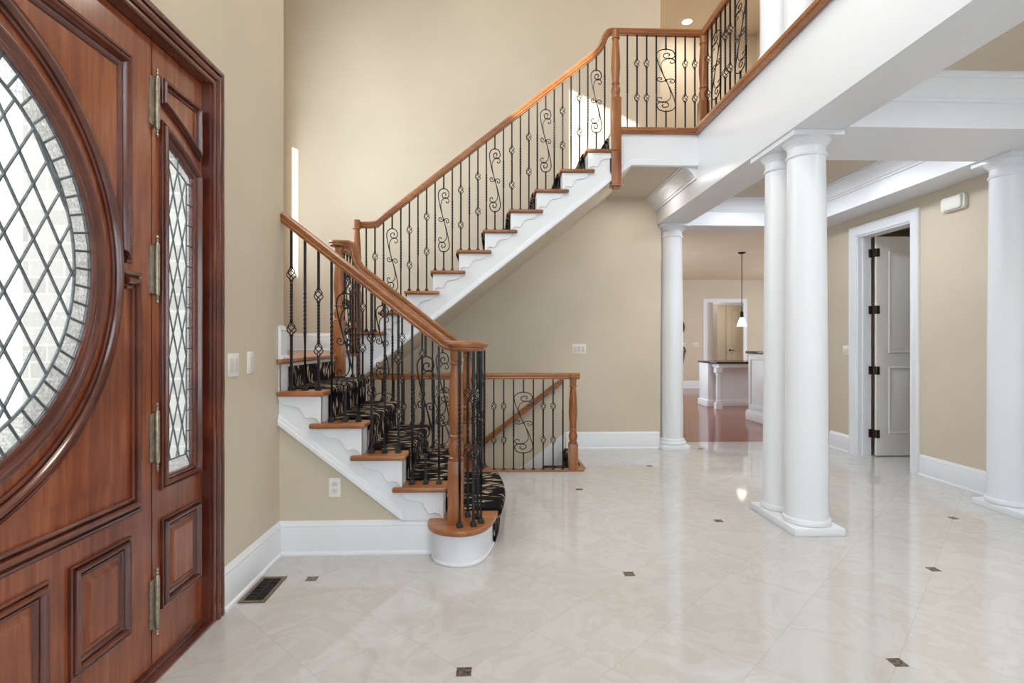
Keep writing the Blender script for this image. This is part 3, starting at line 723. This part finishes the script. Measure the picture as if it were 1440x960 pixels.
def runner(name, paths, label, mat=CARP):
    # paths: list of (y, [(x,z)...]) rows of equal length; a thin carpet with uv along its length
    nY=len(paths); nP=len(paths[0][1])
    me=bpy.data.meshes.new(name); vs=[]; uv=[]
    for y,p in paths:
        d=0
        for i,(x,z) in enumerate(p):
            if i: d+=math.hypot(x-p[i-1][0], z-p[i-1][1])
            vs.append((x,y,z)); uv.append((y,d))
    fs=[(a*nP+i,(a+1)*nP+i,(a+1)*nP+i+1,a*nP+i+1) for a in range(nY-1) for i in range(nP-1)]
    me.from_pydata(vs,[],fs); l=me.uv_layers.new(name='UVMap')
    for lp in me.loops: l.data[lp.index].uv=uv[lp.vertex_index]
    for p in me.polygons: p.use_smooth=True
    me.materials.append(mat)
    bm=bmesh.new(); bm.from_mesh(me)
    for e in bm.edges:
        if len(e.link_faces)==2 and e.calc_face_angle(0)>math.radians(50): e.smooth=False
    bm.to_mesh(me); bm.free()
    o=bpy.data.objects.new(name,me); C.objects.link(o)
    md=o.modifiers.new('thickness','SOLIDIFY'); md.thickness=.008; md.offset=0
    return meta(o,label,'carpet runner',kind='thing')
RY0,RY1=3.435,4.405
ys=[RY0+(RY1-RY0)*i/16 for i in range(17)]
def step_path(nx, rx, z, zprev, s, t=.008):
    # s=+1: nose points to +x
    return [(rx+s*t, zprev+t),(rx+s*t, z-.05),(rx+s*(t+.004), z-.040),(nx+s*.004, z-.037),(nx+s*.010,z-.028),(nx+s*.0115,z-.015),(nx+s*.009,z-.002),(nx-s*.002,z+.007),(nx-s*.02,z+t)]
rows=[]
for y in ys:
    xn=xo(.036,y); xb=xo(0,y)
    p=[(xb+.010,.004),(xb+.010,Z1-.06),(xb+.014,Z1-.046),(xn+.002,Z1-.042),(xn+.010,Z1-.030),(xn+.0115,Z1-.016),(xn+.008,Z1-.001),(xn-.004,Z1+.007),(xn-.02,Z1+.008)]
    for k in range(2,7):
        p+=step_path(NX[k],NX[k]-.022,Z(k),Z(k-1),1)
    p=p[:-2]+[(NX[6]+.009,1.150)][:0]
    # the runner stops under the landing nose
    p=p[:-5]
    rows.append((y,p))
runner('carpet_runner', rows, 'black carpet runner with beige leaf strokes on the lower stairs')

# front and back railings of the lower flight
RZ=lambda x: 1.943-.7876*(x+1.215)          # underside of the rail
def lower_rail(label, mir, name='stair_railing'):
    fy=(lambda y: 2*YC-y) if mir else (lambda y: y)
    yr=fy(3.355)
    r=thing(name,label,'railing',(-.6,yr,0))
    c=.031/math.cos(math.atan(.7876))
    if not mir:
        path=[(-1.272,RZ(-1.272)+c)]
    else:
        path=[(-1.24,2.06),(-1.17,2.06),(-1.135,2.045),(-1.118,2.01),(-1.108,1.95),(-1.09,1.905),(-1.06,RZ(-1.06)+c)]
    path+=[(-.40,RZ(-.40)+c),(-.34,RZ(-.34)+c+.003),(-.29,1.253),(-.25,1.245)]
    P=[(x,yr,z) for x,z in path]
    # curls round onto the cap
    hr=part('handrail', MB().sweep(P, RAIL, lat=(0,-1,0)), OAK, r, sharp=30)
    P2=[(-.27,yr,1.245),(-.2,yr+(.006 if mir else -.006),1.2445),(-.145,fy(3.315),1.2445)]
    capy=fy(3.215)
    prof=[(.085,0),(.100,.002),(.108,.010),(.106,.020),(.116,.028),(.119,.040),(.113,.051),(.096,.057),(.03,.058)]
    vc=part('volute_cap', MB().lathe(prof,-.145,capy,40,1.214).sweep(P2,[(a,b) for a,b in RAIL]), OAK, r, sharp=30)
    newel(r,-.212,fy(3.208),Z1,.575,1.216,h=.045)
    ring=[('t',-.186,3.131),('b',-.108,3.147),('t',-.066,3.204),('b',-.088,3.283),('b',-.148,3.322)]
    for kd,x,y in ring: baluster(r,kd,x,fy(y),1.216,Z1,.3)
    for k in range(2,6):
        kinds='bts' if False else (('b','t','b') if k%2 else ('t','s','t'))
        for j in range(3):
            x=NX[k]-.055-.081*j
            baluster(r,kinds[j],x,yr,RZ(x),Z(k))
    if mir:
        newel(r,-1.24,yr,1.0,1.43,2.03,h=.043,drop=True)
        part('newel_cap', MB().lathe([(.05,0),(.062,.008),(.06,.018),(.066,.03),(.062,.044),(.04,.05)],-1.255,yr,24,2.038), OAK, r)
    return r
lower_rail('front iron and oak railing of the lower flight, ending in a round volute', False)
lower_rail('rear iron and oak railing of the lower flight, seen behind the front one', True)
# landing guard
lg=thing('landing_railing','short iron railing across the landing edge between two oak newels','railing',(-1.245,4.83,1.166))
part('handrail', MB().sweep([(-1.245,4.47,2.045),(-1.255,5.18,2.045)],RAIL), OAKY, lg, sharp=30)
for i,kd in enumerate(('t','b','s','b','t','b')):
    baluster(lg,kd,-1.247,4.565+.097*i,2.014,1.166,PI/2)
struct('trim_16', MB().box(-1.272,-1.256,4.54,5.13,.93,1.136), WHITE, 'white fascia under the landing edge', 'fascia')

# ------------------------------------------------------------------ upper stairs
UX=lambda k: -.817+.242*(k-9)
us=thing('staircase','upper flight of oak treads with white stringer rising right to the balcony','staircase',(0,5.8,1.166))
UYF,UYB=5.13,6.449
UB=lambda x: 2.78+.7893*(x-1.125)
p=[]
for k in range(7,18):
    rx=UX(k)+.022
    p+=[(rx,Z(k-1)-.03 if k>7 else 1.10),(rx,Z(k)-.03)]
p=p[:-1]+[(UX(17)+.022,Z(17)-.03)]
p+=[(1.16,Z(17)-.03),(1.16,UB(1.16))]
p+=[(-.90,UB(-.90)),(-1.27,.93)]
part('stringer', MB().prism(p,UYF,UYF+.03,'Y'), WHITE, us)
part('stringer_moulding', MB().sweep([(-1.20,UYF,UB(-1.20)),(1.312,UYF,2.928),(1.949,UYF,2.928)],STM), WHITE, us, sharp=25)
part('soffit', MB().prism([(-1.27,UB(-1.27)),(1.34,UB(1.34)),(1.34,UB(1.34)+.05),(-1.27,UB(-1.27)+.05)],UYF+.03,UYB,'Y'), WALL, us)
for k in range(7,17):
    nx=UX(k); xb=UX(k+1)+.03
    poly=[(nx,5.09),(nx+.325,5.09),(nx+.325,UYF),(xb,UYF),(xb,UYB),(nx,UYB)]
    part('tread', MB().prism(poly,Z(k)-.03,Z(k)), OAK, us, bevel=.011, seg=3)
    part('stair_bracket', MB().prism(bracket_poly(nx+.022,Z(k)-.03,-1)+[(nx+.022,Z(k)-.03)],UYF-.010,UYF+.001,'Y'), WHITE, us, bevel=.004, sharp=20)
for k in range(7,18):
    part('riser', MB().box(UX(k)+.022,UX(k)+.04,UYF+.002,UYB,Z(k-1),Z(k)-.03), WHITE, us)
rows=[]
for y in [5.27+1.05*i/12 for i in range(13)]:
    q=[]
    for k in range(7,18): q+=step_path(UX(k),UX(k)+.022,Z(k),Z(k-1),-1)
    q=q[:-4]
    rows.append((y,q))
runner('carpet_runner',rows,'black patterned carpet runner on the upper stairs')
UR=lambda x: 2.587+.7893*(x+.782)
c=.031/math.cos(math.atan(.7893))
ur=thing('stair_railing','long iron and oak railing climbing the upper flight to the balcony','railing',(-.1,5.2,1.166))
RYU=5.2
path=[(-1.265,2.366),(-1.15,2.366),(-1.09,2.375),(-1.04,UR(-1.04)+c-.002),(-.98,UR(-.98)+c)]
path+=[(.90,UR(.90)+c),(.975,UR(.975)+c),(1.02,UR(1.02)+c+.010),(1.05,UR(1.05)+c+.035),(1.07,4.165),(1.085,4.197),(1.11,4.222),(1.14,4.231),(1.20,4.232)]
part('handrail', MB().sweep([(x,RYU,z) for x,z in path],RAIL,lat=(0,-1,0)), OAK, ur, sharp=30)
newel(ur,-1.265,5.15,.93,1.72,2.40,h=.043,drop=True)
newel(ur,1.165,5.135,2.74,3.56,4.205,h=.045,drop=True)
for k in range(7,17):
    kinds=('b','t','b') if k%2 else ('t','s','t')
    for j in range(3):
        if k==7 and j==0: continue
        x=UX(k)+.035+.081*j
        baluster(ur,kinds[j],x,RYU,max(UR(x),2.335) if x<-1.0 else (UR(x)+.06 if x>1.05 else UR(x)),Z(k))
# balcony railing: cross run and the run along the beam
br=thing('balcony_railing','iron and oak balcony railing that turns the corner above the long beam','railing',(2.03,5.2,3.27))
RX=2.03
part('handrail', MB().sweep([(1.165,5.2,4.232),(RX,5.2,4.232),(RX,4.1,4.232)],RAIL), OAK, br, sharp=30)
newel(br,RX,5.2,3.27,3.57,4.205,h=.045)
kin='tbbtStbb'
for i,kd in enumerate(kin):
    baluster(br,kd,1.292+.0935*i,5.2,4.201,3.27)
for i,kd in enumerate('btStbbtStb'[:9]):
    baluster(br,kd,RX,5.095-.0975*i,4.201,3.27,PI/2)
# basement guard
bg=thing('basement_railing','level iron and oak railing guarding the basement stair opening','railing',(.3,5.37,0))
GY=5.37
part('handrail', MB().sweep([(-1.27,GY,.93),(.86,GY,.93)],RAIL), OAK, bg, sharp=30)
part('rail_cap', MB().lathe([(.045,0),(.055,.006),(.055,.04),(.05,.05)],.795,GY,24,.908), OAK, bg)
newel(bg,.795,GY,0,.262,.905,h=.044)
seq='btbbtStbbtStbbtStbbtStbbt'
pat='tbbtStbb'
for i in range(20):
    x=.695-.0972*i
    kd='tbbtStbb'[i%8] if i<8 else 'tbbtSt'[(i-8)%6]
    baluster(bg,kd,x,GY,.899,.0)
struct('trim_17', MB().box(-1.21,.90,5.32,5.425,0,.014).box(.85,.93,5.425,6.449,-.02,.014), OAK, 'oak nosing around the basement stair opening', 'nosing', bevel=.005)
# basement stairs, wall rail and skirt
bs=thing('staircase','carpeted flight going down to the basement behind the level railing','staircase',(.3,5.9,0))
for k in range(1,9):
    part('tread', MB().box(.84-.25*k,.84-.25*(k-1)+.03,5.43,6.43,-.19*k-.03,-.19*k), CARP if False else OAKY, bs)
part('stair_carcass', MB().prism([(.84-.25*(k//2),-.03-.19*((k+1)//2)) for k in range(0,17)]+[(-1.16,-2.2),(.84,-1.0)],5.44,6.42,'Y'), DARKV, bs)
part('skirt_board', MB().prism([(.86,.2),(.86,-.35),(-1.2,-1.95),(-1.2,-1.45)],6.43,6.449,'Y'), WHITE, bs)
rows=[]
for y in [5.5+.86*i/8 for i in range(9)]:
    q=[(.89,.02),(.84,.02)]
    for k in range(1,9):
        q+=[(.834-.25*(k-1),-.19*(k-1)-.02 if k>1 else -.01),(.834-.25*(k-1),-.19*k+.012),(.84-.25*k+.0,-.19*k+.012)]
    rows.append((y,q))
runner('carpet_runner',rows,'dark carpet runner going down the basement stairs')
wr=thing('wall_handrail','sloping oak handrail on the wall of the basement stairs','handrail',(.4,6.38,.5))
part('handrail', MB().sweep([(.82,6.385,.815),(-1.1,6.385,.815-.775*1.92)],RAIL,lat=(0,1,0)), OAK, wr, sharp=30)
for x in (.72,-.5):
    z=.815-.775*(.82-x)-.03
    part('rail_bracket', MB().tube([(x,6.385,z),(x,6.39,z-.04),(x,6.42,z-.06),(x,6.449,z-.06)],.007,8), BRONZE, wr)

# ------------------------------------------------------------------ columns
def column(x,y,z0,z1,label,group=None,plinth=.05,own=True,hx=.168,hy=.168,rb=1.0):
    r=thing('column',label,'column',(x,y,z0),group)
    b=z0+plinth
    part('base', MB().lathe([(max(.135,r*rb),z) for r,z in [(.155,0),(.164,.008),(.167,.022),(.162,.036),(.152,.042),(.150,.048),(.152,.056),(.146,.066),(.138,.070),(.135,.078)]],x,y,40,b), WHITE, r, sharp=30)
    if own: part('plinth', MB().box(x-.168,x+.168,y-.168,y+.168,z0,b), WHITE, r, bevel=.003)
    h=z1-b; H=h-.078
    sft=[(.133-.0155*(t/10)**1.7, b+.078+H*.955*t/10) for t in range(11)]
    part('shaft', MB().lathe(sft,x,y,40), WHITE, r, sharp=30)
    zt=b+.078+H*.945
    t=z1-zt
    part('capital', MB().lathe([(min(r,hy),z) for r,z in [(.116,zt-.012),(.126,zt-.009),(.130,zt),(.126,zt+.009),(.1175,zt+.013),(.1175,zt+t*.42),(.123,zt+t*.46),(.125,zt+t*.52),(.146,zt+t*.66),(.155,zt+t*.74),(.155,zt+t*.76)]],x,y,40).box(x-hx,x+hx,y-hy,y+hy,zt+t*.76,z1-.001), WHITE, r, sharp=30)
    return r
CX=2.133
column(CX,3.648,0,2.655,'nearer white round column of the pair on the shared plinth',own=False,hy=.151,rb=.906)
column(CX,3.952,0,2.655,'farther white round column of the pair on the shared plinth',own=False,hy=.151,rb=.906)
solo('column_plinth', MB().box(CX-.168,CX+.168,3.487,4.113,0,.05), WHITE, 'long low white plinth under the pair of columns', 'plinth', (CX,3.8,0), bevel=.003)
column(2.15,6.49,0,2.655,'slim-looking far white column where the back wall meets the kitchen floor')
column(3.905,4.0,0,2.655,'white round column at the right edge, against the right wall',own=False,hx=.15,rb=.9)
solo('column_plinth', MB().box(3.762,4.069,3.55,4.168,0,.05), WHITE, 'low white plinth under the column at the right edge', 'plinth', (3.93,3.85,0), bevel=.003)
column(CX,3.655,3.27,6.0,'nearer white column standing on the balcony',own=True)
column(CX,3.995,3.27,6.0,'farther white column standing on the balcony at the end of its railing',own=True)

# ------------------------------------------------------------------ interior doors
def panel_leaf(root, M, w, h, mat, th=.035, inset=.13):
    zs=[(.24,.98),(1.13,h-.16)]
    part('door_slab', MB().box(0,w,0,th,0,h).xf(M), mat, root)
    for z0,z1 in zs:
        mb=MB(); o=[(inset,z0),(w-inset,z0),(w-inset,z1),(inset,z1)]
        pr=[(0,0),(.006,.008),(.016,.009),(.024,.004),(.034,.001),(.034,0)]
        mb.sweep([(a,0,b) for a,b in o],[(-a,b) for a,b in pr],up=(0,-1,0),closed=True)
        i=.06; oo=[(inset+i,z0+i),(w-inset-i,z0+i),(w-inset-i,z1-i),(inset+i,z1-i)]; j=.02
        o2=[(inset+i+j,z0+i+j),(w-inset-i-j,z0+i+j),(w-inset-i-j,z1-i-j),(inset+i+j,z1-i-j)]
        mb.add([(a,0,b) for a,b in oo]+[(a,-.006,b) for a,b in o2],[(0,1,5,4),(1,2,6,5),(2,3,7,6),(3,0,4,7),(4,5,6,7)])
        part('door_panel', mb.xf(M), mat, root)
d=thing('door_4','white two-panel interior door standing open in the right wall','door',(4.235,5.90,.01),kind='structure')
M4=Matrix.Translation((4.235,5.885,.012))
panel_leaf(d,M4,.76,2.415,DOORW)
for z in (.25,.95,1.62,2.25):
    h=part('hinge', MB().lathe([(.007,0),(.007,.09)],4.228,5.90,10,z-.045), BRONZE, d, label='dark bronze hinge')
    part('hinge_plate', MB().box(4.228,4.262,5.876,5.885,z-.045,z+.045).box(4.19,4.228,5.940,5.955,z-.045,z+.045), BRONZE, h)
part('door_knob', MB().lathe([(.012,0),(.012,.03),(.026,.045),(.028,.06),(.018,.07)],0,0,16).xf(Matrix.Translation((4.235+.69,5.885,1.0))@Matrix.Rotation(PI/2,4,'X')), BRONZE, d)
d=thing('door_5','tan two-panel door at the end of the hall seen through the kitchen doorway','door',(7.8,16.9,0),kind='structure')
panel_leaf(d,Matrix.Translation((7.36,16.93,.01)),.9,2.42,TAN)
part('door_lever', MB().lathe([(.03,0),(.03,.012),(.012,.014),(.012,.05)],0,0,14).xf(Matrix.Translation((7.45,16.93,1.0))@Matrix.Rotation(PI/2,4,'X')).box(7.44,7.57,16.875,16.89,.99,1.012), BRONZE, d)
d=thing('door_6','white door swung open against the left side of the kitchen doorway','door',(5.8,14.95,0),kind='structure')
panel_leaf(d,Matrix.Translation((5.80,14.96,.01))@Matrix.Rotation(math.radians(49),4,'Z'),.9,2.42,DOORW)
part('door_knob', MB().lathe([(.012,0),(.012,.03),(.026,.045),(.028,.06),(.018,.07)],0,0,16).xf(Matrix.Translation((5.86,15.03,1.0))@Matrix.Rotation(math.radians(49),4,'Z')@Matrix.Rotation(PI/2,4,'X')), BRONZE, d)

# ------------------------------------------------------------------ plates, vent, chime
def plate(name, M, gangs, label, cat, kind='switch', group=None, loc=(0,0,0)):
    # local: x across, z up, y- out of the wall
    w=.07+.046*(gangs-1)+(.0); h=.115
    r=thing(name,label,cat,M.translation,group)
    part('cover_plate', MB().box(-w/2,w/2,-.006,0,-h/2,h/2).xf(M), PLATE, r, bevel=.003)
    for i in range(gangs):
        x=(i-(gangs-1)/2)*.046
        if kind=='switch':
            part('rocker', MB().prism([(-.008,-.033),(-.011,.0),(-.0075,.033),(-.004,.033),(-.004,-.033)],x-.0165,x+.0165,'X').xf(M), PLATE2, r, bevel=.001)
        else:
            for z in (-.02,.02):
                f=part('receptacle', MB().prism([(.017*math.cos(a),z+min(.0135,max(-.0135,.017*math.sin(a)))) for a in [2*PI*q/20 for q in range(20)]],-.009,-.004,'Y').xf(M), PLATE2, r)
                part('slots', MB().box(-.0075,-.0045,-.0097,-.0085,z-.002,z+.008).box(.0045,.0075,-.0097,-.0085,z-.002,z+.008).lathe([(.0022,0),(.0022,.001)],0,z-.007,8,-.0095) if False else MB().box(-.0075,-.0045,-.0097,-.0085,z-.002,z+.008).box(.0045,.0075,-.0097,-.0085,z-.002,z+.008).box(-.002,.002,-.0095,-.0085,z-.010,z-.006), DARKV, f, label='dark slots')  # raised dark bars stand in for shade inside the slots
    return r
RL=Matrix.Rotation(PI/2,4,'Z'); RR=Matrix.Rotation(-PI/2,4,'Z')
plate('light_switch',Matrix.Translation((-1.27,2.727,1.155))@RL,2,'double white switch plate on the left wall, nearer the entry door','switch')
plate('light_switch',Matrix.Translation((-1.27,2.916,1.16))@RL,1,'single white switch plate on the left wall, nearer the stairs','switch')
plate('wall_outlet',Matrix.Translation((-.942,3.315,.397)),1,'white outlet low on the wall under the lower stairs','outlet','outlet')
plate('light_switch',Matrix.Translation((1.028,6.45,1.182)),3,'triple white switch plate on the beige wall behind the stairs','switch')
plate('light_switch',Matrix.Translation((4.07,6.15,1.165))@RR,2,'white switch plate left of the open interior door','switch')
plate('light_switch',Matrix.Translation((5.228,14.75,1.173)),1,'small white switch plate on the far kitchen wall','switch')
plate('light_switch',Matrix.Translation((5.541,14.75,1.173)),3,'wide white switch plate beside the far kitchen doorway casing','switch')
ch=thing('door_chime','white door chime box high on the right wall beside the door casing','door chime',(4.07,4.665,2.485))
def rr(w,h,r,n=6):
    o=[]
    for cx,cz,a0 in ((w/2-r,h/2-r,0),(-w/2+r,h/2-r,PI/2),(-w/2+r,-h/2+r,PI),(w/2-r,-h/2+r,1.5*PI)):
        o+=[(cx+r*math.cos(a0+PI/2*i/n),cz+r*math.sin(a0+PI/2*i/n)) for i in range(n+1)]
    return o
MC=Matrix.Translation((4.07,4.665,2.485))@RR
part('chime_base', MB().prism(rr(.25,.13,.03),-.035,0,'Y').xf(MC), PLATE, ch, bevel=.004)
part('chime_cover', MB().prism(rr(.21,.115,.028),-.055,-.035,'Y').xf(MC), PLATE, ch, bevel=.007)
vt=thing('floor_vent','bronze floor register set in the marble by the left baseboard','floor vent',(-1.17,2.85,0))
part('vent_frame', MB().bridge([(-1.235,2.70),(-1.105,2.70),(-1.105,2.995),(-1.235,2.995)],[(-1.217,2.722),(-1.123,2.722),(-1.123,2.973),(-1.217,2.973)],.0005,.006,'Z'), NICKEL, vt, bevel=.0015)
lv=MB()
for i in range(16):
    y=2.73+.0155*i; lv.box(-1.217,-1.123,y,y+.006,.001,.0045)
lv.box(-1.172,-1.168,2.722,2.973,.001,.0043)
part('louvres', lv, BRONZE, vt)
part('duct_shade', MB().box(-1.217,-1.123,2.722,2.973,.0003,.0009), DARKV, vt, label='flat dark sheet for the shade below the louvres')  # thin dark sheet above the floor, shade of the vent put into colour

# ------------------------------------------------------------------ lamps
def downlight(x,y,z,label,group):
    r=thing('recessed_light',label,'ceiling light',(x,y,z),group)
    part('trim_ring', MB().bridge([(x+.085*math.cos(a),y+.085*math.sin(a)) for a in [2*PI*i/32 for i in range(32)]],[(x+.068*math.cos(a),y+.068*math.sin(a)) for a in [2*PI*i/32 for i in range(32)]],z-.006,z,'Z'), WHITE, r)
    part('lamp_lens', MB().lathe([(.068,0),(.068,.002)],x,y,24,z-.004), LAMP, r, label='glowing lens')
downlight(2.88,8.0,6.0,'glowing recessed light in the upper hall ceiling','recessed lights')
pl=thing('pendant_light','small pendant with a glowing white glass shade over the kitchen counter','pendant light',(4.72,10.2,1.55))
px,py_=4.72,10.2
part('canopy', MB().lathe([(.02,0),(.06,.012),(.075,.03),(.075,.036)],px,py_,24,2.922), BRONZE, pl)
part('stem', MB().tube([(px,py_,2.93),(px,py_,1.83)],.008,8), BRONZE, pl)
part('socket', MB().lathe([(.012,0),(.03,.01),(.034,.04),(.026,.06),(.034,.085),(.02,.11),(.012,.13)],px,py_,16,1.72), BRONZE, pl)
part('lamp_shade', MB().lathe([(.092,0),(.084,.03),(.062,.09),(.045,.14),(.035,.165)],px,py_,28,1.555), SHADE, pl, label='glowing frosted glass shade')

# ------------------------------------------------------------------ kitchen furniture
pn=thing('kitchen_peninsula','low white counter with dark top and a turned post, seen past the far column','counter',(4.5,10.7,0))
part('end_panel', MB().box(4.19,4.27,10.5,10.95,0,.85), WHITE, pn, bevel=.004)
part('end_panel_base', MB().box(4.165,4.295,10.48,10.97,0,.13), WHITE, pn, bevel=.008)
part('back_panel', MB().box(4.27,5.6,10.62,10.75,0,.85), WHITE, pn)
part('base_trim', MB().box(4.295,5.6,10.60,10.62,0,.12), WHITE, pn, bevel=.006)
part('apron', MB().box(4.27,5.6,10.18,10.62,.78,.85), WHITE, pn)
part('countertop', MB().prism([(4.17,10.98),(4.17,10.45),(4.20,10.12),(5.65,10.12),(5.65,11.2),(4.6,11.2),(4.6,10.98)],.85,.885), GRAN, pn, bevel=.006, label='dark granite top')
part('turned_post', MB().box(4.21,4.33,10.15,10.27,0,.10).box(4.22,4.32,10.16,10.26,.10,.13).lathe([(.035,.13),(.045,.15),(.032,.17),(.036,.2),(.042,.4),(.034,.62),(.045,.64),(.045,.66),(.034,.68)],4.27,10.21,20).box(4.21,4.33,10.15,10.27,.68,.78), WHITE, pn, sharp=40)
cb=thing('kitchen_bar','taller white panelled bar end with dark top, close to the column pair','bar',(4.6,8.9,0))
part('carcass', MB().box(4.18,4.75,7.9,8.80,0,1.075), WHITE, cb, bevel=.003)
part('end_panel', MB().bridge([(7.93,.18),(8.77,.18),(8.77,1.05),(7.93,1.05)],[(8.0,.25),(8.70,.25),(8.70,.98),(8.0,.98)],4.165,4.18,'X'), WHITE, cb, bevel=.004)
part('base_trim', MB().box(4.145,4.78,7.87,8.83,0,.14).box(4.16,4.77,7.88,8.82,.14,.165), WHITE, cb, bevel=.006)
part('countertop', MB().box(4.15,4.80,7.86,8.84,1.075,1.115), GRAN, cb, bevel=.006, label='dark granite top')
ds=thing('dining_chair','dark carved wooden chair back peeking out behind the far column','chair',(4.0,12.4,0))
for x,y,t in ((4.300,12.2,1),(4.300,12.6,1),(3.860,12.2,0),(3.860,12.6,0)):
    if t: part('leg', MB().tube(cat([(x,y,0),(x-.03,y,.25),(x-.05,y,.45),(x-.01,y,.8),(x+.05,y,1.1)],5),[.022]*20+[.018],6), CHAIRW, ds)
    else: part('leg', MB().tube([(x,y,0),(x,y,.25),(x+.02,y,.44)],[.016,.02,.026],6), CHAIRW, ds)
part('seat', MB().box(3.830,4.280,12.17,12.63,.43,.48), CHAIRW, ds, bevel=.012)
bk2=MB()
for q in range(5):
    y=12.27+.065*q
    bk2.tube(cat([(4.240,y,.48),(4.27,12.4+(y-12.4)*.3,.7),(4.280,y,.85),(4.34,12.4+(y-12.4)*1.2,1.08)],5),.010,5)
bk2.tube(cat([(4.340,12.17,1.05),(4.360,12.3,1.12),(4.365,12.4,1.14),(4.360,12.5,1.12),(4.340,12.63,1.05)],5),.02,6)
part('backrest', bk2, CHAIRW, ds)
wm=thing('wall_plaque','round dark-rimmed disc on the far kitchen wall, half hidden by the far column','wall decor',(4.95,14.74,1.66))
part('rim', MB().sweep([(4.95+.26*math.cos(a),14.75,1.66+.26*math.sin(a)) for a in [2*PI*i/32 for i in range(32)]],[(-.03,0),(-.03,.02),(0,.035),(.03,.02),(.03,0)],up=(0,-1,0),closed=True), BRONZE, wm)
part('face', MB().prism([(4.95+.24*math.cos(a),1.66+.24*math.sin(a)) for a in [2*PI*i/32 for i in range(32)]],14.735,14.75,'Y'), paint('grey_face',(150,146,138)), wm)

# ------------------------------------------------------------------ light
def area(name, loc, rot, sx, sy, power, col=(1,1,1), spread=PI):
    l=bpy.data.lights.new(name,'AREA'); l.shape='RECTANGLE'; l.size=sx; l.size_y=sy; l.energy=power; l.color=col; l.spread=spread
    o=bpy.data.objects.new(name,l); C.objects.link(o); o.location=loc; o.rotation_euler=rot
    return o
DAY=(.78,.90,1.0); WARM=(1,.86,.68)
# daylight at the windows; the kitchen pair is added fill
area('daylight_front_low',(.35,-2.58,1.55),(-PI/2,0,0),2.4,2.0,100,(.70,.86,1.0))
area('daylight_front_high',(.35,-2.58,4.4),(-PI/2,0,0),2.4,1.9,95,DAY)
area('daylight_dining',(3.05,-2.58,1.6),(-PI/2,0,0),1.2,1.7,105,(.42,.70,1.0))
area('daylight_alcove',(-2.40,4.75,3.4),(0,-PI/2,0),2.3,1.6,44,(.82,.92,1.0))
area('daylight_entry_high',(-1.25,2.0,4.75),(0,-PI/2,0),1.3,1.5,32,DAY)
area('kitchen_fill_right',(8.85,11,1.7),(0,PI/2,0),1.8,4.5,110,DAY)  # added fill lamp, this kitchen wall has no window
area('kitchen_fill_left',(1.92,11.5,1.6),(0,-PI/2,0),1.8,4.5,70,DAY)  # added fill from the windowless left side of the kitchen
def disk_light(name,x,y,z,power,col=(1,.95,.90),r=.09):  # bare disk lamp without a fixture, mostly used as fill
    l=bpy.data.lights.new(name,'AREA'); l.shape='DISK'; l.size=2*r; l.energy=power; l.color=col
    o=bpy.data.objects.new(name,l); C.objects.link(o); o.location=(x,y,z)
    return o
disk_light('coffer_fill',3.0,4.8,2.94,13,(.90,.95,1.0),r=.2); disk_light('coffer_fill_back',3.0,5.8,2.94,9,(.90,.95,1.0),r=.2)  # added fill under the coffer, no fixtures there
disk_light('dining_fill',3.0,2.2,2.94,14,(.90,.95,1.0),r=.2)  # added fill for the dining area, no fixture
disk_light('balcony_fill',1.6,5.8,2.94,4,r=.12)  # weak fill added under the balcony
disk_light('downlight_upper',2.88,7.6,5.98,15,(1,.94,.84),r=.15); disk_light('upper_fill_near',3.0,5.0,5.98,18,(1,.97,.94),r=.2)  # first serves the recessed light; the near one is added fill
disk_light('foyer_fill',.2,1.2,5.9,56,(1,.92,.80),r=.5)  # broad warm fill added high in the foyer, no lamp modelled
disk_light('foyer_fill_stairs',.2,4.6,5.9,5,r=.4)  # added soft fill above the stairs
disk_light('hall_fill',6.4,15.9,2.9,22,r=.15); disk_light('side_room_fill',5.2,5.2,2.8,3,r=.15)  # fill added to brighten the hall; side room lamp has no fixture
disk_light('basement_fill',.2,5.9,-.3,3,r=.1)  # bare lamp in the stairwell, no fixture
s=bpy.data.lights.new('sun','SUN'); s.energy=9.0; s.angle=math.radians(.6); s.color=(1,.96,.88)
so=bpy.data.objects.new('sun',s); C.objects.link(so); so.location=(-8,-10,8)
so.rotation_euler=V((.6,1,-.30)).to_track_quat('-Z','Y').to_euler()
w=bpy.data.worlds.new('sky'); bpy.context.scene.world=w; w.use_nodes=True
nt=w.node_tree; bg_=nt.nodes['Background']; bg_.inputs['Color'].default_value=(.86,.93,1,1); bg_.inputs['Strength'].default_value=4.0

# ------------------------------------------------------------------ camera
cam=bpy.data.cameras.new('camera'); co=bpy.data.objects.new('camera',cam); C.objects.link(co)
cam.sensor_width=36; cam.lens=770/1440*36; cam.clip_start=.02
co.location=(0,0,1.27); co.rotation_euler=(PI/2,0,-math.atan(.036))
sc=bpy.context.scene; sc.camera=co
sc.view_settings.view_transform='Standard'; sc.view_settings.look='None'; sc.view_settings.exposure=.27; sc.view_settings.gamma=1; sc.view_settings.use_curve_mapping=False
sc.cycles.use_denoising=True; sc.cycles.max_bounces=8; sc.cycles.transparent_max_bounces=16; sc.cycles.sample_clamp_indirect=6
